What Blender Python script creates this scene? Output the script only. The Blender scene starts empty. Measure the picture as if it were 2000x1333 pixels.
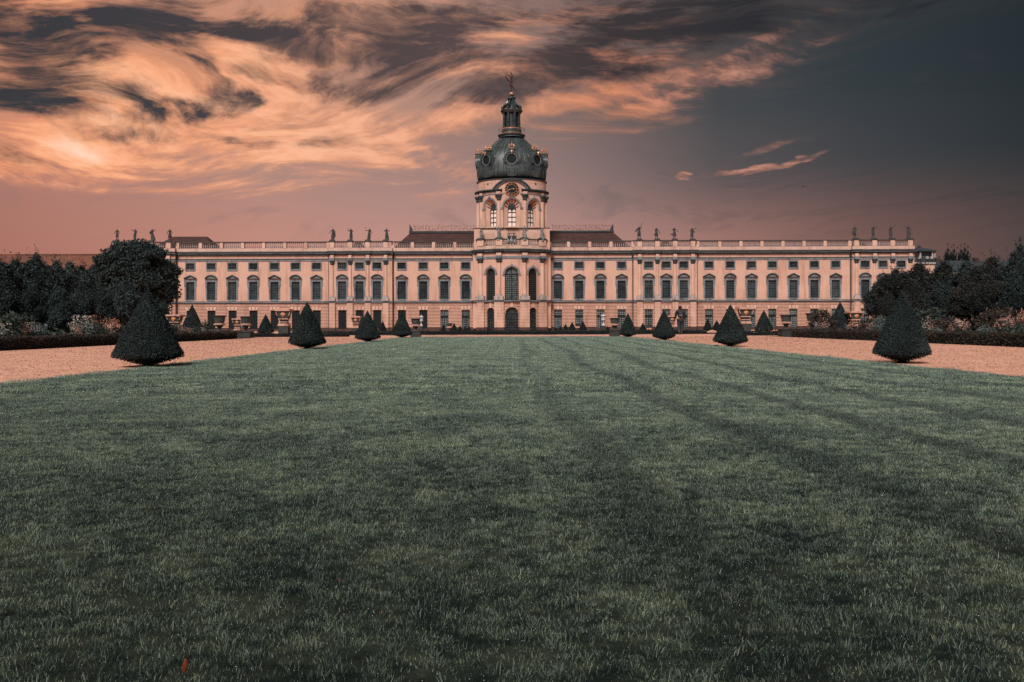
import bpy, math, random
import numpy as np
from math import sin, cos, pi, radians, atan, atan2, sqrt
from mathutils import Matrix, Vector
random.seed(7)
rng = np.random.default_rng(11)
S = bpy.context.scene
COL = S.collection

# ------------------------------------------------------------------ camera
F = 1556.0          # focal length in photo pixels (2000 wide)
CAMH = 0.62
HOR = 635.0
ROLL = 0.0034
cam = bpy.data.cameras.new('camera')
camo = bpy.data.objects.new('camera', cam)
COL.objects.link(camo)
cam.sensor_width = 36.0
cam.lens = F / 2000 * 36
cam.shift_y = -(666.5 - HOR) / 2000
cam.clip_start = 0.05
cam.clip_end = 6000
camo.matrix_world = Matrix.Translation((0, 0, CAMH)) @ Matrix.Rotation(pi / 2, 4, 'X') @ Matrix.Rotation(-ROLL, 4, 'Z')
S.camera = camo


def lin(r, g, b):
    def c(v):
        v /= 255.0
        return v / 12.92 if v <= 0.04045 else ((v + 0.055) / 1.055) ** 2.4
    return (c(r), c(g), c(b), 1.0)


# ------------------------------------------------------------------ sky
SUN_EL, SUN_AZ = radians(42), radians(196)      # compass style: the sun stands behind and a little left of the camera
W = bpy.data.worlds.new('World')
S.world = W
W.use_nodes = True
nt = W.node_tree
nt.nodes.clear()


class N:
    def __init__(s, tree):
        s.t = tree

    def n(s, typ, **kw):
        nd = s.t.nodes.new(typ)
        for k, v in kw.items():
            if k == 'ins':
                for i, val in v.items():
                    if hasattr(val, 'is_output') or isinstance(val, bpy.types.NodeSocket):
                        s.t.links.new(val, nd.inputs[i])
                    else:
                        nd.inputs[i].default_value = val
            else:
                setattr(nd, k, v)
        return nd

    def math(s, op, a, b=0.0, c=None, clamp=False):
        d = {0: a, 1: b}
        if c is not None:
            d[2] = c
        return s.n('ShaderNodeMath', operation=op, use_clamp=clamp, ins=d).outputs[0]

    def smooth(s, v, lo, hi, a=0.0, b=1.0):
        m = s.n('ShaderNodeMapRange', interpolation_type='SMOOTHSTEP', ins={0: v, 1: lo, 2: hi, 3: a, 4: b})
        return m.outputs[0]

    def ramp(s, v, stops, interp='LINEAR'):
        r = s.n('ShaderNodeValToRGB', ins={0: v})
        cr = r.color_ramp
        cr.interpolation = interp
        while len(cr.elements) < len(stops):
            cr.elements.new(0.5)
        for e, (p, c) in zip(cr.elements, stops):
            e.position = p
            e.color = c
        return r.outputs[0]

    def mix(s, f, a, b, blend='MIX'):
        m = s.n('ShaderNodeMix', data_type='RGBA', blend_type=blend)
        for i, val in ((0, f), (6, a), (7, b)):
            if isinstance(val, bpy.types.NodeSocket):
                s.t.links.new(val, m.inputs[i])
            else:
                m.inputs[i].default_value = val
        return m.outputs[2]

    def noise(s, vec, scale, detail=4, rough=0.5, dist=0.0, lac=2.0):
        nd = s.n('ShaderNodeTexNoise', ins={'Vector': vec, 'Scale': scale, 'Detail': detail, 'Roughness': rough,
                                            'Distortion': dist, 'Lacunarity': lac})
        return nd.outputs['Fac'], nd.outputs['Color']


# node group: one soft elliptical patch of cloud at a direction in the sky
bg = bpy.data.node_groups.new('cloud_patch', 'ShaderNodeTree')
for nm, ty in (('P', 'NodeSocketVector'), ('Centre', 'NodeSocketVector'), ('Inverse radius', 'NodeSocketVector'),
               ('Angle', 'NodeSocketFloat'), ('Weight', 'NodeSocketFloat'), ('Sum', 'NodeSocketFloat')):
    bg.interface.new_socket(nm, in_out='INPUT', socket_type=ty)
bg.interface.new_socket('Sum', in_out='OUTPUT', socket_type='NodeSocketFloat')
g = N(bg)
gi = g.n('NodeGroupInput')
go = g.n('NodeGroupOutput')
sub = g.n('ShaderNodeVectorMath', operation='SUBTRACT', ins={0: gi.outputs[0], 1: gi.outputs[1]})
rot = g.n('ShaderNodeVectorRotate', rotation_type='Z_AXIS', ins={'Vector': sub.outputs[0], 'Angle': gi.outputs[3]})
scl = g.n('ShaderNodeVectorMath', operation='MULTIPLY', ins={0: rot.outputs[0], 1: gi.outputs[2]})
ln = g.n('ShaderNodeVectorMath', operation='LENGTH', ins={0: scl.outputs[0]})
fall = g.smooth(ln.outputs['Value'], 0.2, 1.15, 1.0, 0.0)
acc = g.math('MULTIPLY_ADD', fall, gi.outputs[4], gi.outputs[5])
bg.links.new(acc, go.inputs[0])

w = N(nt)
tc = w.n('ShaderNodeTexCoord')
nrm = w.n('ShaderNodeVectorMath', operation='NORMALIZE', ins={0: tc.outputs['Generated']})
sep = w.n('ShaderNodeSeparateXYZ', ins={0: nrm.outputs[0]})
az = w.math('ARCTAN2', sep.outputs[0], sep.outputs[1])
el = w.math('ARCSINE', sep.outputs[2])
# slow warp so that no patch keeps a clean outline
mp = w.n('ShaderNodeMapping', ins={'Vector': nrm.outputs[0], 'Rotation': (0, radians(9), 0), 'Scale': (1.0, 1.0, 2.6)})
_, wc = w.noise(mp.outputs[0], 4.0, 5, 0.6)
warp = w.n('ShaderNodeVectorMath', operation='SUBTRACT', ins={0: wc, 1: (0.5, 0.5, 0.5)})
warps = w.n('ShaderNodeVectorMath', operation='SCALE', ins={0: warp.outputs[0], 'Scale': 0.15})
P0 = w.n('ShaderNodeCombineXYZ', ins={0: az, 1: el, 2: 0.0})
Pw = w.n('ShaderNodeVectorMath', operation='MULTIPLY_ADD', ins={0: warps.outputs[0], 1: (1.0, 0.45, 0.0), 2: P0.outputs[0]})


def PA(px, py):
    X, Z = (px - 1000) / F, (HOR - py) / F
    return atan(X), atan(Z / sqrt(1 + X * X))


def patches(vec, lst):
    s_ = 0.0
    for (px, py, rx, ry, ang, wt) in lst:
        a, e = PA(px, py)
        k = cos(a) ** 2
        nd = w.n('ShaderNodeGroup', node_tree=bg)
        nt.links.new(vec, nd.inputs[0])
        nd.inputs[1].default_value = (a, e, 0)
        nd.inputs[2].default_value = (F / (rx * k), F / ry, 0)
        nd.inputs[3].default_value = radians(ang)
        nd.inputs[4].default_value = wt
        if isinstance(s_, float):
            nd.inputs[5].default_value = s_
        else:
            nt.links.new(s_, nd.inputs[5])
        s_ = nd.outputs[0]
    return s_


def azramp(stops):          # stops: photo x -> colour, as a ramp over compass direction
    f = w.math('MULTIPLY_ADD', az, 1 / 1.6, 0.5)
    return w.ramp(f, [(PA(px, 635)[0] / 1.6 + 0.5, lin(*c)) for px, c in stops])


low = azramp([(0, (170, 113, 99)), (500, (194, 137, 121)), (1000, (196, 148, 137)), (1400, (164, 118, 108)), (1700, (122, 87, 80)), (2000, (84, 67, 64))])
mid = azramp([(0, (174, 122, 108)), (500, (172, 134, 123)), (1000, (156, 127, 122)), (1400, (88, 80, 80)), (1700, (62, 62, 64)), (2000, (42, 46, 48))])
hig = azramp([(0, (200, 130, 95)), (500, (190, 135, 105)), (1000, (125, 105, 98)), (1400, (60, 66, 69)), (1700, (46, 54, 57)), (2000, (35, 42, 45))])
base = w.mix(w.smooth(el, 0.07, 0.20), low, mid)
base = w.mix(w.smooth(el, 0.17, 0.30), base, hig)

mp2 = w.n('ShaderNodeMapping', ins={'Vector': nrm.outputs[0], 'Rotation': (0, radians(9), 0), 'Scale': (1.0, 1.0, 2.9)})
_, wl = w.noise(mp.outputs[0], 2.6, 1, 0.5)
warpl = w.n('ShaderNodeVectorMath', operation='SUBTRACT', ins={0: wl, 1: (0.5, 0.5, 0.5)})
warpm = w.n('ShaderNodeVectorMath', operation='MULTIPLY_ADD', ins={0: warpl.outputs[0], 1: (0.5, 0.5, 0.62), 2: mp2.outputs[0]})
warp2 = w.n('ShaderNodeVectorMath', operation='MULTIPLY_ADD', ins={0: warp.outputs[0], 1: (0.07, 0.07, 0.10), 2: warpm.outputs[0]})
n1, _ = w.noise(warp2.outputs[0], 5.0, 9, 0.62)
off = w.n('ShaderNodeVectorMath', operation='ADD', ins={0: warp2.outputs[0], 1: (3.1, 7.7, 1.3)})
n2, _ = w.noise(off.outputs[0], 12.0, 9, 0.66)
mp3 = w.n('ShaderNodeMapping', ins={'Vector': warp2.outputs[0], 'Scale': (1.0, 1.0, 2.6), 'Location': (1, 2, 3)})
n3a, _ = w.noise(mp3.outputs[0], 7.0, 9, 0.64)
mp4 = w.n('ShaderNodeMapping', ins={'Vector': warp2.outputs[0], 'Scale': (1.0, 1.0, 2.2), 'Location': (5, 2, 8)})
n4, _ = w.noise(mp4.outputs[0], 21.0, 8, 0.66)
n3 = w.math('MULTIPLY_ADD', w.math('SUBTRACT', n4, 0.5), 0.42, n3a)

strk = w.math('MULTIPLY', w.math('MULTIPLY', w.smooth(n3, 0.50, 0.68), w.smooth(el, 0.06, 0.16)), 0.38)
base = w.mix(strk, base, azramp([(0, (150, 112, 110)), (1000, (118, 104, 106)), (1500, (72, 70, 73)), (2000, (40, 43, 46))]))
# where the bright lit cloud lies
BR = [(150, 210, 420, 110, -6, .55), (60, 300, 300, 55, 4, .55), (190, 297, 120, 26, 0, .45), (330, 150, 330, 90, -14, .30), (480, 190, 420, 90, 14, .30),
      (650, 250, 330, 90, 22, .36), (420, 280, 330, 60, 8, .30), (700, 300, 240, 42, 12, .22), (650, 60, 300, 60, -14, .30), (120, 60, 160, 110, 35, .30),
      (300, 335, 340, 42, 6, .26), (950, 230, 320, 40, -8, .25), (1100, 200, 330, 26, -12, .46), (1330, 180, 300, 26, -13, .38), (1200, 130, 160, 60, -25, .26), (1440, 105, 70, 22, -15, .30),
      (900, 60, 260, 34, -6, .28), (1050, 40, 240, 30, -5, .22), (1130, 105, 110, 22, -10, .26), (1500, 70, 220, 18, -22, .10), (1440, 323, 60, 5, -3, .55), (1530, 313, 110, 4, -8, .36),
      (1335, 332, 24, 5, 0, .16), (1480, 292, 170, 8, -15, .05), (1180, 245, 240, 30, -6, .18), (1000, 130, 130, 40, 0, .16), (820, 130, 150, 36, -10, .25)]
DK = [(30, 55, 149, 106, 30, .75), (215, 60, 276, 52, -22, .62), (330, 25, 264, 50, -8, .5), (150, 85, 80, 45, 0, .35), (100, 215, 287, 52, 8, .62), (40, 195, 184, 42, 5, .35),
      (220, 180, 229, 45, 6, .55), (320, 160, 149, 32, 10, .3), (420, 62, 218, 27, 8, .45), (350, 90, 103, 20, 10, .40), (530, 75, 149, 32, 5, .30), (640, 92, 218, 42, 4, .52), (780, 60, 206, 62, -4, .5), (850, 40, 138, 37, -5, .4),
      (510, 130, 80, 17, 8, .45), (430, 170, 138, 42, 20, .40), (505, 172, 46, 20, 0, .3), (900, 100, 184, 37, -3, .40), (310, 258, 172, 25, -4, .36), (130, 276, 126, 17, 0, .26), (20, 292, 80, 25, 4, .35), (50, 315, 69, 15, 0, .25),
      (540, 265, 218, 22, -2, .18), (900, 160, 299, 55, -4, .34), (1060, 160, 172, 50, -14, .4), (1180, 60, 299, 75, -14, .48), (1130, 15, 299, 50, -4, .45), (1350, 40, 345, 62, -10, .55), (1300, 110, 206, 30, -18, .28), (1120, 90, 103, 20, -14, .3), (1600, 20, 459, 62, -10, .35), (760, 160, 229, 50, 0, .22), (640, 20, 69, 25, 0, .2), (1250, 190, 184, 17, -12, .2)]
sb = patches(Pw.outputs[0], BR)
sd = patches(Pw.outputs[0], DK)

# clouds thin out below a line that climbs to the right
f_ = w.math('MULTIPLY_ADD', az, 1 / 1.6, 0.5)


def line(stops):
    return w.ramp(f_, [(PA(px, 635)[0] / 1.6 + 0.5, (PA(px, py)[1],) * 3 + (1,)) for px, py in stops])


edge = line([(0, 345), (300, 372), (600, 350), (850, 325), (1100, 262), (1350, 232), (1560, 165), (1750, 95), (2000, 60)])
above = w.math('SUBTRACT', el, edge)
above = w.math('ADD', above, w.math('MULTIPLY', w.math('SUBTRACT', n3, 0.5), 0.06))
env = w.smooth(above, -0.012, 0.06)

veilc = azramp([(0, (205, 140, 112)), (400, (208, 148, 120)), (800, (186, 142, 124)), (1100, (140, 110, 102)), (1400, (88, 74, 70)), (1700, (60, 57, 57)), (2000, (44, 46, 47))])
veil = w.math('MULTIPLY', env, w.smooth(n3, 0.34, 0.62, 0.35, 0.95), clamp=True)
c = w.mix(veil, base, veilc)
brc = azramp([(0, (240, 152, 105)), (350, (243, 160, 114)), (700, (230, 160, 124)), (1000, (216, 146, 112)), (1200, (198, 128, 96)), (1450, (182, 124, 104)), (2000, (112, 84, 72))])
bm = w.math('ADD', w.math('MULTIPLY_ADD', sb, 0.75, -1.75), w.math('ADD', w.math('MULTIPLY', n1, 1.5), w.math('MULTIPLY', n3, 2.2)))
bm = w.smooth(bm, -0.05, 0.90)
bm = w.math('MULTIPLY', bm, w.smooth(sb, 0.0, 0.12), clamp=True)
c = w.mix(bm, c, brc)
hib = azramp([(0, (255, 178, 132)), (350, (255, 184, 142)), (700, (248, 182, 146)), (1000, (238, 166, 130)), (1200, (222, 142, 106)), (1450, (206, 146, 124)), (2000, (130, 96, 82))])
hm = w.math('MULTIPLY', w.smooth(w.math('ADD', w.math('MULTIPLY', n3, 2.0), w.math('MULTIPLY_ADD', n2, 0.9, w.math('MULTIPLY_ADD', sb, 0.45, -1.42))), 0.08, 0.62), bm, clamp=True)
c = w.mix(hm, c, hib)
hot = w.math('MULTIPLY', w.smooth(w.math('ADD', sb, w.math('MULTIPLY', n3, 2.2)), 2.05, 3.0), w.smooth(az, -0.25, -0.5), clamp=True)
c = w.mix(hot, c, lin(255, 212, 184))
dkc = azramp([(0, (54, 54, 57)), (500, (70, 62, 63)), (900, (86, 70, 68)), (1200, (58, 50, 50)), (1500, (40, 40, 42)), (2000, (34, 37, 39))])
dm = w.math('ADD', w.math('MULTIPLY_ADD', sd, 1.08, -2.58), w.math('ADD', w.math('MULTIPLY', n1, 2.5), w.math('MULTIPLY', n2, 2.5)))
dm = w.smooth(dm, 0.0, 0.95)
dm = w.math('MULTIPLY', dm, w.smooth(sd, 0.0, 0.22), clamp=True)
dm = w.math('MULTIPLY', dm, w.math('MULTIPLY_ADD', n3, -1.3, 1.62), clamp=True)
c = w.mix(dm, c, dkc)
# the same broken cloud goes on overhead and behind
gen = w.mix(w.smooth(n1, 0.38, 0.62), lin(96, 106, 112), lin(172, 150, 140))
gen = w.mix(w.smooth(n2, 0.52, 0.70), gen, lin(74, 80, 86))
away = w.math('MAXIMUM', w.smooth(el, 0.42, 0.75), w.smooth(w.math('ABSOLUTE', az), 0.85, 1.5))
c = w.mix(away, c, gen)
sky = w.n('ShaderNodeTexSky', sky_type='NISHITA', sun_disc=False, sun_elevation=SUN_EL, sun_rotation=SUN_AZ, air_density=1.0, dust_density=3.0)
bgs = w.n('ShaderNodeBackground', ins={0: c, 1: 1.0})
bgn = w.n('ShaderNodeBackground', ins={0: sky.outputs[0], 1: 0.0022})
ad = w.n('ShaderNodeAddShader', ins={0: bgs.outputs[0], 1: bgn.outputs[0]})
wo = w.n('ShaderNodeOutputWorld', ins={0: ad.outputs[0]})
W.cycles.sampling_method = 'MANUAL'
W.cycles.sample_map_resolution = 512

# ------------------------------------------------------------------ sun and exposure
sun = bpy.data.lights.new('sun', 'SUN')
sun.energy = 3.6
sun.angle = radians(24)
sun.color = (1.0, 0.93, 0.88)
suno = bpy.data.objects.new('sun', sun)
COL.objects.link(suno)
sd_ = Vector((sin(SUN_AZ) * cos(SUN_EL), cos(SUN_AZ) * cos(SUN_EL), sin(SUN_EL)))
suno.rotation_euler = sd_.to_track_quat('Z', 'Y').to_euler()
suno.location = sd_ * 50
vs = S.view_settings
vs.view_transform = 'Standard'
vs.look = 'None'
vs.exposure = 0
vs.gamma = 1
vs.use_curve_mapping = False
S.cycles.max_bounces = 6
S.cycles.transparent_max_bounces = 4
S.cycles.use_denoising = False


# ------------------------------------------------------------------ helpers
def U(px, py):              # photo pixel -> tangent of the ray to it (camera roll taken out)
    x = px + ROLL * (HOR - py)
    y = py + ROLL * (px - 1000)
    return (x - 1000) / F, (HOR - y) / F


def at(px, py, d):
    ux, uz = U(px, py)
    return Vector((ux * d, d, CAMH + uz * d))


def gd(px, py):             # where the ray of a photo pixel meets the flat garden
    ux, uz = U(px, py)
    d = CAMH / -uz
    return Vector((ux * d, d, 0))


def gz(y):
    t = min(max((y - 62) / 70.0, 0), 1)
    return -0.44 * t * t * (3 - 2 * t)


class MB:
    def __init__(s):
        s.v = []
        s.f = []

    def hexa(s, p):
        b = len(s.v)
        s.v += [tuple(q) for q in p]
        s.f += [(b, b + 3, b + 2, b + 1), (b + 4, b + 5, b + 6, b + 7), (b, b + 1, b + 5, b + 4), (b + 1, b + 2, b + 6, b + 5),
                (b + 2, b + 3, b + 7, b + 6), (b + 3, b, b + 4, b + 7)]

    def box(s, x0, x1, y0, y1, z0, z1, nx=1):
        for i in range(nx):
            a = x0 + (x1 - x0) * i / nx
            c_ = x0 + (x1 - x0) * (i + 1) / nx
            s.hexa([(a, y0, z0), (c_, y0, z0), (c_, y1, z0), (a, y1, z0), (a, y0, z1), (c_, y0, z1), (c_, y1, z1), (a, y1, z1)])
        return s

    def taper(s, cx, cy, w0, d0, z0, w1, d1, z1):
        s.hexa([(cx - w0, cy - d0, z0), (cx + w0, cy - d0, z0), (cx + w0, cy + d0, z0), (cx - w0, cy + d0, z0),
                (cx - w1, cy - d1, z1), (cx + w1, cy - d1, z1), (cx + w1, cy + d1, z1), (cx - w1, cy + d1, z1)])
        return s

    def colm(s, a, c_, za, zc, zt, y0, y1):      # column piece with a sloping underside
        s.hexa([(a, y0, za), (c_, y0, zc), (c_, y1, zc), (a, y1, za), (a, y0, zt), (c_, y0, zt), (c_, y1, zt), (a, y1, zt)])

    def ring(s, cx, zc, r0, r1, a0, a1, y0, y1, n=12, kz=1.0):
        for i in range(n):
            t0 = a0 + (a1 - a0) * i / n
            t1 = a0 + (a1 - a0) * (i + 1) / n
            q = []
            for y in (y0, y1):
                q.append([(cx + r * cos(t), y, zc + kz * r * sin(t)) for r, t in ((r0, t0), (r1, t0), (r1, t1), (r0, t1))])
            s.hexa(q[0] + q[1])
        return s

    def lathe(s, cx, cy, prof, n=12, ky=1.0, a0=0.0):
        b = len(s.v)
        for r, z in prof:
            for i in range(n):
                a = a0 + 2 * pi * i / n
                s.v.append((cx + r * cos(a), cy + ky * r * sin(a), z))
        for k in range(len(prof) - 1):
            for i in range(n):
                j = (i + 1) % n
                s.f.append((b + k * n + i, b + k * n + j, b + (k + 1) * n + j, b + (k + 1) * n + i))
        s.f.append(tuple(b + i for i in range(n))[::-1])
        s.f.append(tuple(b + (len(prof) - 1) * n + i for i in range(n)))
        return s

    def tube(s, pts, rad, n=5):
        pts = [Vector(p) for p in pts]
        b = len(s.v)
        m = len(pts)
        for k, p in enumerate(pts):
            t = (pts[min(k + 1, m - 1)] - pts[max(k - 1, 0)])
            t = t.normalized() if t.length > 1e-9 else Vector((0, 0, 1))
            up = Vector((0, 0, 1)) if abs(t.z) < 0.9 else Vector((1, 0, 0))
            u = t.cross(up).normalized()
            v = t.cross(u)
            r = rad[k] if isinstance(rad, (list, tuple)) else rad
            for i in range(n):
                a = 2 * pi * i / n
                s.v.append(tuple(p + u * (cos(a) * r) + v * (sin(a) * r)))
        for k in range(m - 1):
            for i in range(n):
                j = (i + 1) % n
                s.f.append((b + k * n + i, b + k * n + j, b + (k + 1) * n + j, b + (k + 1) * n + i))
        s.f.append(tuple(b + i for i in range(n))[::-1])
        s.f.append(tuple(b + (m - 1) * n + i for i in range(n)))
        return s

    def poly(s, pts, y0, y1):                    # flat outline in x,z given a thickness in y
        b = len(s.v)
        n = len(pts)
        s.v += [(x, y0, z) for x, z in pts] + [(x, y1, z) for x, z in pts]
        s.f.append(tuple(range(b, b + n)))
        s.f.append(tuple(range(b + n, b + 2 * n))[::-1])
        for i in range(n):
            j = (i + 1) % n
            s.f.append((b + i, b + n + i, b + n + j, b + j))
        return s

    def mesh(s, name, m, xf=None, smooth=False):
        me = bpy.data.meshes.new(name)
        v = [xf(*p) for p in s.v] if xf else s.v
        me.from_pydata(v, [], s.f)
        if m:
            me.materials.append(m)
        if smooth:
            me.polygons.foreach_set('use_smooth', [True] * len(me.polygons))
        me.update()
        return me

    def build(s, name, m, parent=None, xf=None, smooth=False, loc=None):
        return ob(name, s.mesh(name, m, xf, smooth), parent, loc)


def ob(name, me, parent=None, loc=None):
    o = bpy.data.objects.new(name, me)
    COL.objects.link(o)
    if parent:
        o.parent = parent
    if loc is not None:
        o.location = loc
    return o


def thing(name, label, cat, loc=(0, 0, 0), rz=0.0, group=None, me=None):
    o = bpy.data.objects.new(name, me)
    COL.objects.link(o)
    o.location = loc
    o.rotation_euler = (0, 0, rz)
    o['label'] = label
    o['category'] = cat
    if group:
        o['group'] = group
    return o


def struct(name, me, kind='structure', label=None, cat=None):
    o = bpy.data.objects.new(name, me)
    COL.objects.link(o)
    o['kind'] = kind
    if label:
        o['label'] = label
        o['category'] = cat
    return o


def copy_tree(o, parent=None):
    c_ = o.copy()
    COL.objects.link(c_)
    if parent:
        c_.parent = parent
    for ch in list(o.children):
        copy_tree(ch, c_)
    return c_


def npmesh(name, V, Fc, m, k):
    """V (n,3), Fc (m,k) faces of equal size"""
    me = bpy.data.meshes.new(name)
    me.vertices.add(len(V))
    me.vertices.foreach_set('co', np.asarray(V, dtype=np.float32).ravel())
    me.loops.add(len(Fc) * k)
    me.loops.foreach_set('vertex_index', np.asarray(Fc, dtype=np.int32).ravel())
    me.polygons.add(len(Fc))
    me.polygons.foreach_set('loop_start', np.arange(0, len(Fc) * k, k, dtype=np.int32))
    me.polygons.foreach_set('loop_total', np.full(len(Fc), k, dtype=np.int32))
    if m:
        me.materials.append(m)
    me.update(calc_edges=True)
    return me


# ------------------------------------------------------------------ materials
def mat(name, col, rough=0.8, var=0.0, vscale=1.0, col2=None, bump=0.0, bscale=20.0, spec=0.3, metal=0.0, grime=None, gscale=(0.5, 0.5, 0.5)):
    m = bpy.data.materials.new(name)
    m.use_nodes = True
    t = N(m.node_tree)
    b = m.node_tree.nodes['Principled BSDF']
    b.inputs['Roughness'].default_value = rough
    b.inputs['Specular IOR Level'].default_value = spec
    b.inputs['Metallic'].default_value = metal
    geo = t.n('ShaderNodeNewGeometry')
    c_ = tuple(col) + (1.0,) if len(col) == 3 else col
    out = None
    if col2 is not None or var > 0:
        f1, _ = t.noise(geo.outputs['Position'], vscale, 6, 0.6)
        if col2 is None:
            col2 = tuple(x * (1 - var) for x in c_[:3])
        out = t.mix(t.smooth(f1, 0.35, 0.65), c_, tuple(col2[:3]) + (1.0,))
    if grime is not None:
        mpn = t.n('ShaderNodeMapping', ins={'Vector': geo.outputs['Position'], 'Scale': gscale})
        f2, _ = t.noise(mpn.outputs[0], 1.0, 7, 0.65)
        out = t.mix(t.smooth(f2, 0.48, 0.72), out if out is not None else c_, tuple(grime[:3]) + (1.0,))
    if out is None:
        b.inputs['Base Color'].default_value = c_
    else:
        m.node_tree.links.new(out, b.inputs['Base Color'])
    if bump > 0:
        f3, _ = t.noise(geo.outputs['Position'], bscale, 4, 0.6)
        bn = t.n('ShaderNodeBump', ins={'Strength': bump, 'Distance': 0.05, 'Height': f3})
        m.node_tree.links.new(bn.outputs[0], b.inputs['Normal'])
    return m


def leafmat(name, stops, rough=0.75, spec=0.25, wscale=0.6, trans=0.0):
    """colour differs from leaf to leaf and slowly over the plant"""
    if name[:3] in ('yew', 'tre'):
        stops = [(p, (c_[0] * .70, c_[1] * .76, c_[2] * .80)) for p, c_ in stops]
    m = bpy.data.materials.new(name)
    m.use_nodes = True
    t = N(m.node_tree)
    b = m.node_tree.nodes['Principled BSDF']
    b.inputs['Roughness'].default_value = rough
    b.inputs['Specular IOR Level'].default_value = spec
    geo = t.n('ShaderNodeNewGeometry')
    f1, _ = t.noise(geo.outputs['Position'], wscale, 3, 0.5)
    f = t.math('MULTIPLY_ADD', geo.outputs['Random Per Island'], 0.62, t.math('MULTIPLY_ADD', f1, 0.9, -0.26), clamp=True)
    out = t.ramp(f, [(p, tuple(c_) + (1.0,)) for p, c_ in stops])
    m.node_tree.links.new(out, b.inputs['Base Color'])
    return m


M = {}
M['stucco'] = mat('stucco', (.53, .333, .258), .9, col2=(.585, .378, .30), vscale=.35, grime=(.40, .235, .172), gscale=(1.1, 1.1, .13), bump=.15, bscale=9)
M['stucco_pale'] = mat('stucco_pale', (.62, .425, .345), .9, col2=(.54, .36, .285), vscale=.5, grime=(.42, .25, .19), gscale=(1.2, 1.2, .3), bump=.15, bscale=9)
M['stone_grey'] = mat('stone_grey', (.190, .215, .240), .85, col2=(.145, .165, .185), vscale=1.2, grime=(.06, .06, .065), gscale=(1.0, 1, .5))
M['stone_light'] = mat('stone_light', (.42, .36, .34), .85, col2=(.33, .29, .28), vscale=2.0, grime=(.16, .14, .14), gscale=(2, 2, 1))
M['zinc'] = mat('zinc', (.024, .034, .040), .6, col2=(.038, .050, .058), vscale=1.0, grime=(.02, .022, .024))
M['zinc_light'] = mat('zinc_light', (.19, .22, .25), .6, col2=(.12, .14, .16), vscale=.8)
M['plinth'] = mat('plinth', (.085, .045, .040), .85, col2=(.06, .035, .033), vscale=1.5, grime=(.03, .022, .022))
M['baluster'] = mat('baluster', (.36, .30, .28), .85, col2=(.28, .23, .22), vscale=2.0, grime=(.1, .08, .08), gscale=(2, 2, 1))
M['rail'] = mat('rail', (.075, .06, .058), .85, col2=(.05, .045, .045), vscale=1.0)
M['bars'] = mat('bars', (.009, .013, .015), .6, spec=.15)


def glassmat(name, c0, c1, vsc):
    """old panes: tone shifts from pane to pane and from window to window"""
    m = bpy.data.materials.new(name)
    m.use_nodes = True
    t = N(m.node_tree)
    b = m.node_tree.nodes['Principled BSDF']
    b.inputs['Roughness'].default_value = .22
    b.inputs['Specular IOR Level'].default_value = .35
    geo = t.n('ShaderNodeNewGeometry')
    oi = t.n('ShaderNodeObjectInfo')
    f1, _ = t.noise(geo.outputs['Position'], vsc, 2, .5)
    f = t.math('MULTIPLY_ADD', oi.outputs['Random'], .55, t.math('MULTIPLY_ADD', t.math('SUBTRACT', f1, .5), 2.2, .22), clamp=True)
    m.node_tree.links.new(t.mix(f, tuple(c0) + (1,), tuple(c1) + (1,)), b.inputs['Base Color'])
    return m


M['glass'] = glassmat('glass', (.012, .018, .020), (.050, .064, .068), .9)
M['glass_mid'] = glassmat('glass_mid', (.030, .046, .052), (.085, .112, .122), 1.1)
M['glass_lit'] = glassmat('glass_lit', (.07, .10, .11), (.20, .235, .24), 2.2)
M['shutter'] = mat('shutter', (.020, .030, .033), .6, col2=(.03, .036, .038), vscale=1.5)
M['pale_pane'] = mat('pale_pane', (.84, .72, .67), .8, col2=(.80, .66, .60), vscale=2.2)  # plain pale tone for the tower window panes
M['copper_dark'] = mat('copper_dark', (.026, .039, .042), .42, col2=(.055, .073, .077), vscale=.9, grime=(.012, .016, .017), gscale=(1.5, 1.5, .3), spec=.5)
M['copper_rib'] = mat('copper_rib', (.010, .016, .018), .32, col2=(.035, .046, .048), vscale=2, spec=.6)
M['gold'] = mat('gold', (.72, .36, .20), .38, col2=(.42, .20, .11), vscale=4.0, metal=.35, spec=.5)
M['gold_dark'] = mat('gold_dark', (.30, .13, .085), .5, col2=(.16, .07, .05), vscale=2.0, metal=.3)
M['roof_tile'] = mat('roof_tile', (.048, .024, .022), .85, col2=(.075, .034, .028), vscale=.9, grime=(.03, .02, .02), gscale=(.3, .3, 2.5), bump=.3, bscale=12)
M['roof_orange'] = mat('roof_orange', (.20, .075, .045), .85, col2=(.13, .055, .038), vscale=.5, grime=(.085, .04, .03), gscale=(.15, .3, 3.0), bump=.3, bscale=12)
M['statue_dark'] = mat('statue_dark', (.030, .034, .034), .8, col2=(.055, .058, .056), vscale=3.0)
M['statue_pale'] = mat('statue_pale', (.27, .27, .27), .8, col2=(.07, .075, .075), vscale=3.5)
M['bronze'] = mat('bronze', (.07, .028, .022), .5, col2=(.05, .025, .022), vscale=2.0, metal=.3)
M['soil'] = mat('soil', (.030, .026, .024), .95, col2=(.045, .036, .032), vscale=3.0)
M['urn_dark'] = mat('urn_dark', (.040, .046, .047), .55, col2=(.06, .066, .066), vscale=4, grime=(.02, .022, .022), gscale=(3, 3, 2))
M['urn_pink'] = mat('urn_pink', (.60, .35, .27), .8, col2=(.48, .27, .21), vscale=5, grime=(.2, .12, .1), gscale=(4, 4, 2))
M['urn_white'] = mat('urn_white', (.62, .56, .58), .7, col2=(.5, .45, .47), vscale=5, grime=(.25, .22, .24), gscale=(4, 4, 2))
M['mask_gold'] = mat('mask_gold', (.72, .36, .16), .6, col2=(.5, .2, .09), vscale=9)
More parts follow.
